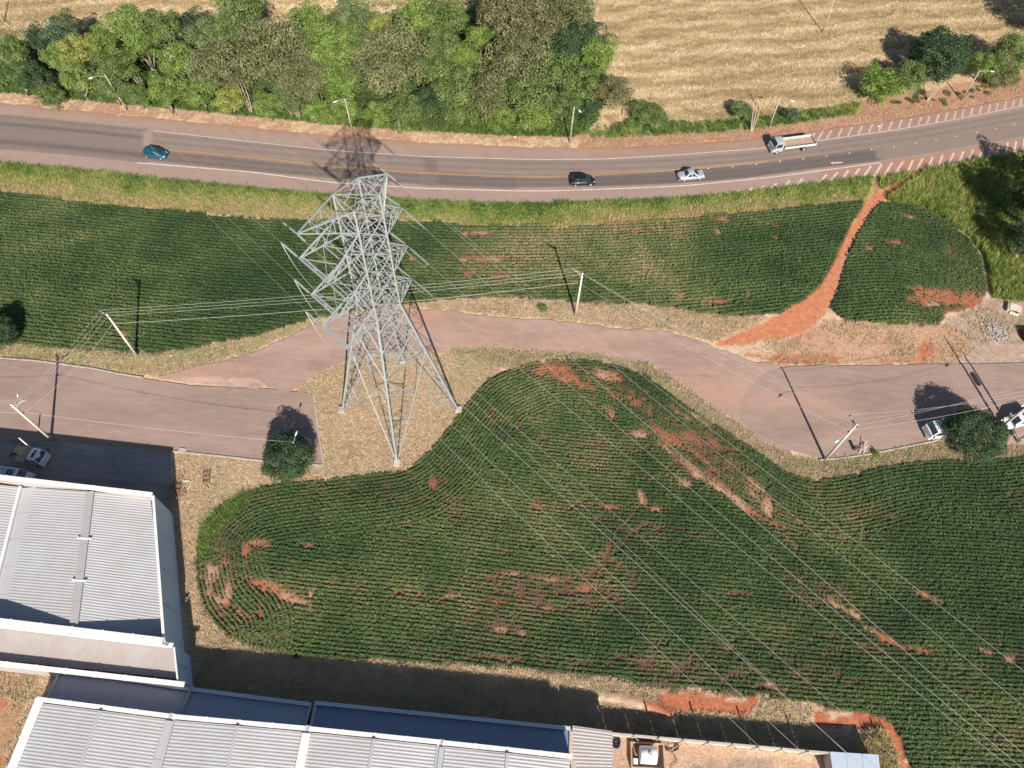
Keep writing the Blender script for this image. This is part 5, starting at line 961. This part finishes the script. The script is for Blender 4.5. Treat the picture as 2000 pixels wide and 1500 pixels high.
# ------------------------------------------------------------------ trees
TM = {k: leaf_mat('crown_'+k, v, 'GEOMETRY', 'lv', trl=.3) for k, v in dict(
    bright=[(.090,.150,.032),(.160,.240,.050),(.240,.330,.080),(.33,.41,.13)], mid=[(.070,.115,.034),(.125,.185,.052),(.190,.255,.080),(.28,.33,.12)],
    olive=[(.095,.112,.045),(.155,.175,.070),(.215,.230,.100),(.29,.28,.14)], dark=[(.030,.060,.028),(.050,.090,.040),(.075,.125,.055),(.11,.165,.08)],
    pale=[(.095,.135,.055),(.150,.205,.080),(.210,.265,.110),(.28,.32,.15)], yellow=[(0.168, 0.210, 0.042), (0.280, 0.308, 0.070), (0.392, 0.392, 0.105), (0.476, 0.434, 0.168)],
    brown=[(.115,.125,.050),(.175,.175,.078),(.235,.215,.105),(.30,.26,.14)], blue=[(.050,.085,.045),(.085,.135,.065),(.125,.185,.090),(.17,.23,.12)]).items()}
BARK = mat('bark', (.26, .21, .17), .95, var=.3, scale=3, bump=.4)
def crown_mesh(seed, nl, per, leaf, flat=.75, lobe=.27, even=False):
    r = np.random.default_rng(seed); th = r.random(nl)*6.283; cz = 1-1.6*r.random(nl); rad = .78*np.sqrt(np.clip(1-cz**2, 0, 1)); rr = (.60+.42*r.random(nl))*(1+.16*np.sin(th*2+seed)+.10*np.sin(th*5+seed*3))
    if even: rr = (.84+.24*r.random(nl))*(1+.07*np.sin(th*3+1)+.06*np.sin(th*7))
    Lc = np.stack([np.cos(th)*rad*rr, np.sin(th)*rad*rr, cz*.80*rr*flat], 1); lr_ = lobe*(.65+.7*r.random(nl)); cen = []; nor = []; tone = []
    for c, q in zip(Lc, lr_):
        k = int(per*(q/lobe)**1.5); v = r.normal(size=(k, 3)); v /= np.linalg.norm(v, axis=1)[:, None]; v[:, 2] = np.where(v[:, 2] < -.35, -v[:, 2], v[:, 2]); d = .84+.24*r.random(k); cen.append(c+v*(q*d)[:, None]*np.array([1, 1, .8])); nor.append(v); tone.append(np.full(k, r.normal(0, .19)))
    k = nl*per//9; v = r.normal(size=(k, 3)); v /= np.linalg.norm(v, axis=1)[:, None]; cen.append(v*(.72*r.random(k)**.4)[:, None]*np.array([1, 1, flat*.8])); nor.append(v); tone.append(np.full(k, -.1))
    c = np.concatenate(cen); n = np.concatenate(nor)+r.normal(0, .42, (len(c), 3)); n /= np.linalg.norm(n, axis=1)[:, None]; tn_ = np.concatenate(tone)
    a = np.cross(n, r.normal(size=n.shape)); a /= np.linalg.norm(a, axis=1)[:, None]; b = np.cross(n, a); s = leaf*(.6+.8*r.random(len(c)))[:, None]
    V = np.stack([c-a*s, c+b*s*.62, c+a*s, c-b*s*.62], 1).reshape(-1, 3); F = np.arange(len(V)).reshape(-1, 4); me = npmesh('crown', V, F)
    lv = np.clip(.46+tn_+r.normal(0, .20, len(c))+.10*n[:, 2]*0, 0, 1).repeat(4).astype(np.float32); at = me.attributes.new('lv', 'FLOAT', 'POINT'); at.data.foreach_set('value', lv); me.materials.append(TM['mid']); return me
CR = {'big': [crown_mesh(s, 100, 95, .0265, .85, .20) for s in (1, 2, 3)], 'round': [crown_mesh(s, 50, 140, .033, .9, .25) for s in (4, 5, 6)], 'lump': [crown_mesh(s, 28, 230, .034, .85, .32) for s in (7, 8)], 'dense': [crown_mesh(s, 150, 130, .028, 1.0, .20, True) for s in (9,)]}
def trunk_mesh(seed, h, r, nb, sp):
    q = random.Random(seed); b = MB(); k = .35; b.tube([(0, 0, -.02), (q.uniform(-.03, .03), q.uniform(-.03, .03), k*.6), (q.uniform(-.06, .06), q.uniform(-.06, .06), k)], [1.3*r, r, .85*r], 7)
    for i in range(nb):
        a = 6.283*i/nb+q.uniform(-.5, .5); s = sp*q.uniform(.5, .9); b.tube([(0, 0, k*q.uniform(.25, .95)), (math.cos(a)*s*.45, math.sin(a)*s*.45, k+.2), (math.cos(a)*s, math.sin(a)*s, q.uniform(.7, 1.0))], [.6*r, .42*r, .15*r], 5)
    return mesh('trunk', b.v, b.f, BARK, True)
TR = [trunk_mesh(s, 1, .035, 5, .38) for s in (1, 2, 3)]; crown_n = 0
def tree(px, py, rpx, zc, kind, form, label, group=None, name='tree', cat='tree', vz=None, hz=None):
    global crown_n
    c = P(px, py, zc); e = P(px+rpx, py, zc); R = (e-c).length; root = empty(name, label, cat, (c.x, c.y, -.05), random.uniform(0, 6.28), group)
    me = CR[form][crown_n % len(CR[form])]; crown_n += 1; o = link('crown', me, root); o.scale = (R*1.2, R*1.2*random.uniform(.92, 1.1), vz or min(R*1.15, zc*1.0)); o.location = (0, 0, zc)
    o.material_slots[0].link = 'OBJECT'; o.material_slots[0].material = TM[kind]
    if name == 'tree':
        t = link('trunk', TR[crown_n % 3], root); ht = zc+.35*R; t.scale = (max(ht, R), max(ht, R), ht*.95)
    return root
WG = 'trees of the roadside wood'
trees = [
 (22, 98, 30, 6.5, 'mid', 'round', 'green tree at the left edge above the highway'), (75, 72, 26, 6, 'dark', 'round', 'dark green tree near the upper left corner'), (122, 60, 34, 6.5, 'blue', 'round', 'bluish green round tree nearest the upper left corner field'),
 (28, 140, 26, 4.5, 'mid', 'lump', 'lumpy green tree left of the dark leafy tree by the highway'), (60, 150, 34, 4.0, 'dark', 'round', 'dark leafy tree near the left edge by the highway'), (158, 97, 34, 6, 'yellow', 'round', 'yellowish green tree in the left part of the wood'),
 (112, 108, 26, 5, 'bright', 'round', 'small bright green tree beside the yellowish tree'), (200, 80, 30, 6.5, 'bright', 'round', 'light green tree between the yellowish tree and the lumpy tree'), (250, 50, 40, 8, 'bright', 'lump', 'tall lumpy bright green tree at the field side of the wood'), (280, 88, 34, 6.5, 'bright', 'lump', 'lower lumpy bright tree below the tallest lumpy one'),
 (318, 55, 38, 7, 'mid', 'round', 'mid green tree right of the tall lumpy tree'), (380, 42, 24, 5.5, 'dark', 'round', 'small dark bluish tree at the field side'), (405, 70, 36, 7, 'pale', 'round', 'pale green tree right of the small dark one'), (442, 60, 34, 7.5, 'mid', 'round', 'green tree below the tree that sticks out into the stubble'), (466, 18, 44, 9, 'mid', 'round', 'tall tree sticking out at the top edge with its shadow on the stubble'),
 (430, 130, 54, 7, 'olive', 'big', 'broad olive tree above the trunks left of the pylon'), (530, 105, 72, 8, 'olive', 'big', 'largest olive tree of the wood, left of the street lamp'), (590, 160, 46, 6.5, 'olive', 'big', 'lower olive tree right of the largest one'),
 (350, 120, 38, 6, 'bright', 'round', 'bright green tree in the left middle of the wood'), (318, 175, 32, 4.5, 'bright', 'round', 'bright bush like tree right of the leftmost street lamp'), (390, 178, 34, 4.2, 'bright', 'round', 'bright green tree beside the trunks near the highway'), (230, 128, 34, 5.5, 'mid', 'round', 'mid green tree above the leftmost street lamp'), (215, 165, 30, 4, 'mid', 'round', 'low tree at the foot of the leftmost street lamp'),
 (100, 188, 26, 2.4, 'mid', 'round', 'low shrub like tree on the verge near the left edge'), (150, 150, 34, 4.5, 'bright', 'round', 'fresh green tree left of the leftmost street lamp'), (268, 185, 24, 2.8, 'mid', 'round', 'small tree right behind the leftmost street lamp'),
 (600, 45, 36, 7.5, 'bright', 'round', 'bright green tree at the top, left of the middle gap'), (640, 92, 44, 7, 'bright', 'round', 'wide bright green tree between the two olive giants'), (690, 30, 38, 7.5, 'pale', 'round', 'pale green tree near the top edge'), (742, 52, 22, 7.5, 'yellow', 'round', 'small orange tinged tree crown above the round olive tree'), (730, 85, 26, 7, 'pale', 'round', 'pale crown between the orange tinged and olive crowns'),
 (765, 125, 76, 7.5, 'olive', 'big', 'big round olive tree right of the street lamp above the pylon'), (660, 155, 40, 5.5, 'bright', 'round', 'bright tree left of the big round olive tree'), (668, 210, 34, 3.4, 'bright', 'round', 'bright low tree beside the street lamp above the pylon'),
 (815, 40, 42, 8, 'bright', 'round', 'dense bright green tree near the top middle'), (870, 35, 44, 8, 'mid', 'round', 'green tree at the top between bright and brown crowns'), (862, 85, 36, 7.5, 'mid', 'round', 'mid green tree in the middle of the wood'), (940, 78, 28, 8, 'bright', 'lump', 'smooth bright green crown, upper of two in the wood'), (910, 118, 32, 7, 'bright', 'lump', 'smooth bright green crown, lower of two in the wood'),
 (980, 25, 56, 9, 'brown', 'big', 'brownish green broad tree at the top edge'), (1050, 48, 52, 8.5, 'brown', 'big', 'brown tinged tree left of the tree at the field corner'), (1105, 25, 54, 8.5, 'olive', 'big', 'olive tree at the top corner of the wood by the stubble'), (1010, 118, 60, 8, 'olive', 'big', 'rounded olive tree in the right half of the wood'),
 (1100, 90, 38, 7, 'dark', 'round', 'dark green tree near the right side of the wood'), (1145, 75, 34, 7, 'dark', 'round', 'dark tree at the edge of the wood facing the stubble'), (1165, 108, 38, 6, 'bright', 'round', 'bright tree bulging out to the stubble field'), (1095, 140, 40, 6.5, 'mid', 'round', 'green tree left of the bulging bright tree'), (1130, 165, 38, 5.5, 'mid', 'round', 'green tree above the street lamp of the wood corner'),
 (880, 165, 44, 6, 'mid', 'round', 'mid green tree right of the big round olive tree'), (955, 180, 46, 5.5, 'olive', 'big', 'lower olive tree in front of the rounded olive tree'), (1035, 185, 42, 5.5, 'mid', 'round', 'green tree in the front row right of the lower olive tree'), (840, 195, 26, 4, 'dark', 'round', 'dark small tree in the gap by the highway'), (900, 215, 34, 3.4, 'mid', 'round', 'front row tree on the verge in the wood middle'),
 (790, 212, 34, 3.4, 'mid', 'round', 'low tree at the foot of the big round olive tree'), (975, 228, 30, 2.8, 'bright', 'round', 'low bright tree on the verge below the lower olive tree'), (1045, 225, 34, 3, 'bright', 'round', 'low bright tree left of the wood corner street lamp'), (1100, 205, 30, 4, 'mid', 'round', 'tree directly behind the wood corner street lamp'), (735, 222, 26, 2.8, 'bright', 'round', 'low bright tree right of the stump below the olive tree'),
 (560, 195, 30, 3.6, 'mid', 'round', 'low tree between the trunks left of the pylon'), (450, 195, 28, 3.2, 'yellow', 'round', 'low yellow green tree left of the pale trunks'), (525, 205, 26, 3, 'bright', 'round', 'low bright tree right of the pale trunks'), (620, 215, 28, 3, 'bright', 'round', 'low bright tree left of the street lamp above the pylon'),
 (1145, 205, 24, 3, 'dark', 'round', 'small dark tree right of the wood corner street lamp'), (850, 130, 34, 6.5, 'mid', 'round', 'mid green crown touching the big round olive tree'), (480, 90, 34, 7, 'pale', 'round', 'pale crown above the broad olive tree'), (690, 75, 34, 7, 'mid', 'round', 'mid green crown above the big round olive tree'),
]
for t_ in trees: tree(*t_, group=WG)
for t_ in [(1196, 178, 36, 2.4, 'brown', 'round', 'dry olive brown shrub at the right end of the wood'), (1268, 222, 34, 1.9, 'mid', 'round', 'lone round shrub on the stubble edge with dark shadow'), (1240, 240, 16, .8, 'bright', 'round', 'small bright grass bush left of the lone shrub'), (1448, 215, 20, 1.6, 'pale', 'round', 'thin pale shrub beside the two bare stems above the truck'), (1545, 222, 14, 1.5, 'blue', 'round', 'small bluish shrub right of the truck lamp'),
           (1061, 603, 8, .5, 'bright', 'round', 'small bright green bush between the pylon and the centre pole'), (937, 411, 16, .6, 'bright', 'round', 'bright green bush on the grass bank right of the pylon'), (802, 410, 10, .6, 'bright', 'round', 'small bright bush on the bank beside the pylon peak'), (1465, 225, 14, 1.2, 'bright', 'round', 'bright green reeds at the foot of the bare stems'), (1712, 886, 7, .4, 'bright', 'round', 'small green weed on the kerb near the verge pole')]:
    tree(*t_, group='shrubs on the verges', name='shrub', cat='shrub')
RG = 'trees near the right edge'
for t_ in [(1835, 110, 47, 4.2, 'dark', 'dense', 'dark green dome shaped tree in the upper right'), (1722, 165, 40, 2.8, 'bright', 'round', 'bright green tree casting its shadow on the stubble at the right'), (1775, 150, 32, 3.4, 'mid', 'round', 'mid green tree between bright and dark trees at the upper right'), (1975, 108, 42, 4, 'mid', 'big', 'broad tree cut by the right edge near the top'), (1925, 130, 26, 3, 'bright', 'round', 'open light green tree right of the dark dome tree'), (1960, 150, 24, 2, 'brown', 'round', 'brownish low tree by the highway at the right edge'),
           (2080, 15, 60, 6, 'dark', 'big', 'tree outside the upper right corner casting a shadow'), (1997, 385, 34, 4.5, 'mid', 'round', 'green tree cut by the right edge beside the grass slope'), (2015, 465, 44, 5, 'dark', 'big', 'dark tree shading the slope at the right edge'), (2040, 330, 40, 5, 'dark', 'round', 'dark tree at the right edge beside the highway hatching'), (2060, 400, 60, 7, 'dark', 'big', 'tall dark tree beyond the right edge shading the slope')]:
    tree(*t_, group=RG)
tree(561, 893, 46, 2.6, 'dark', 'dense', 'dense round dark green tree at the end of the left street', vz=2.5); tree(1908, 848, 48, 3.0, 'dark', 'dense', 'dark green tree beside the white truck at the right street', vz=2.6); tree(1922, 800, 22, 4.0, 'mid', 'round', 'small upper crown of foliage above the parked white truck') if False else None
tree(-6, 652, 31, 2.4, 'dark', 'dense', 'dark round tree cut by the left edge beside the crop', vz=2.3)
# visible pale trunks at the wood edge
for px, py, h, dx, dy, lab in ((492, 222, 6.0, -.6, .8, 'pale bundle of trunks left of the pylon shadow'), (640, 236, 4.5, -.8, .6, 'pale forked trunks left of the street lamp above the pylon'), (585, 232, 4.0, -.7, .4, 'thin pale trunk between the two trunk bundles'), (290, 190, 4.0, -1.0, .8, 'pale bare stems right of the leftmost street lamp'), (1468, 255, 5.5, -.3, 1.0, 'two bare leaning stems above the truck'), (1812, 196, 3.6, .7, .5, 'white bent bare stem left of the right street lamp'), (380, 200, 2.2, -.6, .3, 'short pale stem in the bright shrubs')):
    r_ = empty('bare_stem', lab, 'tree', P(px, py), 0, 'bare stems at the verge')
    for k in range(3):
        b = MB(); s = (k-1)*.45; b.tube([(s*.3, 0, -.1), (s+dx*.5, dy*.5, h*.5), (s*1.3+dx*1.3, dy*1.2, h)], [.11, .08, .03], 6); b.build('stem', mat('pale_bark', (.36, .29, .24), .9, var=.2, scale=2), r_)
b = MB(); b.tube([(0, 0, -.1), (-.05, .1, 2.4), (-.1, .15, 2.5)], [.3, .26, .2], 9); o = b.build('tree_stump', BARK, None, True, P(781, 258)); tag(o, 'thick brown stump standing below the big round olive tree', 'stump')

# ------------------------------------------------------------------ small things
WDK = mat('dark_wood', (.16, .10, .065), .9, var=.2, scale=3)
r_ = empty('wooden_rack', 'small dark wooden frame lying on the tan lawn beside the warehouse', 'rack', P(398, 944), 0)
for s in (0, .75): b = MB(); b.beam((s, -.15, .05), (s-.12, .75, .9), .09); b.build('rail', WDK, r_)
for k in range(3): b = MB(); b.beam((-.03-.03*k, .05+k*.25, .25+.25*k), (.72-.03*k, .2+k*.25, .28+.25*k), .07); b.build('rung', WDK, r_)
b = MB(); b.beam((.2, -.1, .04), (.75, -.55, .04), .07); b.build('strut', WDK, r_)
bb = MB()
for k in range(60): x, y, z = random.gauss(0, .55), random.gauss(0, 1.0), random.uniform(0, .4); bb.beam((x, y, z), (x+random.uniform(-.6, .6), y+random.uniform(-.6, .6), z+random.uniform(0, .25)), .05)
o = bb.build('brushwood_pile', mat('red_brown_twigs', (.30, .14, .09), .95, var=.3, scale=4), None, False, P(344, 958)); tag(o, 'reddish brushwood heap at the warehouse yard corner', 'brushwood'); o['kind'] = 'stuff'
b = MB(); b.tube([(0, 0, .03), (.5, .1, .05), (.9, 0, .03), (1.0, -.6, .05), (.7, -1.1, .04)], .06, 5); o = b.build('pipe', mat('pale_pipe', (.6, .58, .55), .6, var=.1), None, False, P(358, 940)); tag(o, 'bent pale pipe beside the brushwood heap', 'pipe')
# yard tank
b0 = P(1262, 1474); r_ = empty('tank_enclosure', 'low brick enclosure around the white tank behind the wall', 'enclosure', b0); BR = mat('enclosure_brick', (.42, .28, .21), .9, var=.2, scale=2)
for x0, x1, y0, y1 in ((-1.55, 1.65, -1.35, -1.2), (-1.55, 1.65, .95, 1.1), (-1.7, -1.55, -1.35, 1.1), (1.65, 1.8, -1.35, 1.1)): b = MB(); b.box(x0, x1, y0+.01, y1-.01, 0, .7); b.build('low_wall', BR, r_)
r_ = empty('water_tank', 'white cylindrical tank lying in the low enclosure', 'tank', b0); WT = mat('white_tank', (.80, .80, .79), .35, var=.04, scale=1)
b = MB(); n = 18
b.tube([(-.85, -.1, 1.0), (-.8, -.1, 1.0), (.8, -.1, 1.0), (.85, -.1, 1.0)], [.72, .86, .86, .72], 20); b.build('tank_body', WT, r_, True); b = MB(); b.tube([(.1, -.05, 1.8), (.1, -.05, 2.0)], .2, 10); b.build('lid', GUT, r_)
for x in (-.6, .6): b = MB(); b.box(x-.12, x+.12, -.8, .6, .05, .3); b.build('saddle', CONC, r_)
b = MB(); b.box(-1.45, -1.0, -1.0, -.45, .3, .7); o = b.build('control_box', mat('white_box', (.7, .7, .68), .5, var=.05), None, False, b0); tag(o, 'small white box left of the tank in the enclosure', 'box')
for px, py, R_, lab in ((1203, 1447, .38, 'upper old tyre lying by the canopy'), (1203, 1453, .34, 'lower old tyre lying by the canopy')):
    b = MB(); pts = [(math.cos(a)*R_, math.sin(a)*R_, .1) for a in [i*math.pi/10 for i in range(21)]]; b.tube(pts, .11, 6); o = b.build('old_tyre', TYRE, None, True, P(px, py)); tag(o, lab, 'tyre', 'old tyres by the canopy')
b = MB()
for k in range(5): R_ = .45+.1*k; b.tube([(math.cos(a)*R_+.1*math.sin(3*a+k), math.sin(a)*R_*.9+.1*k, .04+.03*k) for a in [i*math.pi/8 for i in range(17)]], .03, 4)
b.tube([(.2, -.6, .03), (.6, -1.2, .03), (-.2, -1.9, .03)], .03, 4); o = b.build('cable_coil', BLK, None, False, P(1310, 1460)); tag(o, 'tangled dark cable coil on the yard soil', 'cable coil')
slab_ = fan('concrete_pad', GL([(1190, 1436), (1217, 1438), (1217, 1475), (1190, 1475)]), .03, mat('pad_concrete', (.40, .30, .24), .9, var=.15), None, 'structure')
# slab heap at the right edge
r_ = empty('broken_crate', 'pale wooden crate with slats lying open near the right edge', 'crate', P(1979, 606), math.radians(-22)); PWD = mat('pale_boards', (.62, .50, .42), .8, var=.2, scale=3)
for k in range(5): b = MB(); b.box(-.75, .8, -.5+k*.24, -.5+k*.24+.2, .5+.02*k, .55+.02*k); b.build('board', PWD, r_)
for x in (-.95, -.78, .72): b = MB(); b.box(x, x+.07, -.7, .75, .05, .5); b.build('side_board', mat('white_boards', (.75, .72, .66), .7, var=.1), r_)
for k in range(3): b = MB(); b.box(-.5+k*.4, -.2+k*.4, -.85, -.8, .02, .4); b.build('end_board', mat('white_boards', (.75, .72, .66)), r_)
bb = MB()
for k in range(240): x, y = random.gauss(0, .9), random.gauss(0, .8); s = random.uniform(.03, .13); bb.box(x-s, x+s, y-s, y+s*.8, -.05, s*.8)
o = bb.build('rubble', mat('grey_rubble', (.36, .31, .28), .95, var=.3, scale=4), None, False, P(1943, 645)); o['kind'] = 'stuff'
# pale sticks and box at the verge pole
r_ = empty('pipe_stand', 'pale crossed sticks and bracket leaning at the kerb right of the verge pole', 'stand', P(1686, 884)); 
for a, c in (((-.75, -.35, 0), (.45, 1.3, .8)), ((-.2, -.5, 0), (.5, .9, .5)), ((-.1, .35, .55), (.55, .75, .65)), ((.0, .3, 0), (-.1, .3, .7))): b = MB(); b.beam(a, c, .07); b.build('stick', mat('pale_stick', (.62, .55, .48), .8, var=.1), r_)
b = MB(); b.box(-.2, .2, -.14, .14, 0, .9); o = b.build('meter_box', mat('dark_box', (.06, .05, .05), .7, var=.1), None, False, P(1668, 878)); tag(o, 'dark narrow box standing by the kerb near the verge pole', 'box')
o = MB().box(-1.1, 1.1, -.8, .8, 0, .9).build('container', mat('dark_red_box', (.10, .02, .02), .6, var=.1), None, False, P(2010, 658)); tag(o, 'dark red box cut by the right edge above the street', 'container')
r_ = empty('bike_rack', 'low grey metal frames on the ground at the right edge below the poles', 'rack', P(1990, 868), .6)
for k in range(2): b = MB(); b.tube([(k*.6, 0, .0), (k*.6, .1, .8), (k*.6+.3, 1.2, .8), (k*.6+.3, 1.3, 0)], .05, 5); b.build('frame', GUT, r_)
# litter and stones that read as single specks
for k, (px, py, lab) in enumerate(((407, 416, 'white rag at the field edge left of the pylon'), (1716, 247, 'white litter bag on the upper right highway verge'), (1006, 268, 'pale litter on the shoulder below the wood'), (335, 695, 'pale flat stone on the grass left of the pylon'), (88, 197, 'white litter on the verge near the left edge'))):
    b = MB(); n = 7; pts = [(math.cos(i*6.283/n)*random.uniform(.14, .26), math.sin(i*6.283/n)*random.uniform(.1, .2), 0) for i in range(n)]; b.prism(pts, [(x*.6, y*.6, .14) for x, y, z in pts]); o = b.build('litter', mat('white_litter', (.7, .66, .6), .7, var=.1), None, False, P(px, py, .0)); tag(o, lab, 'litter', 'litter lying about')
print('objects', len(bpy.data.objects))
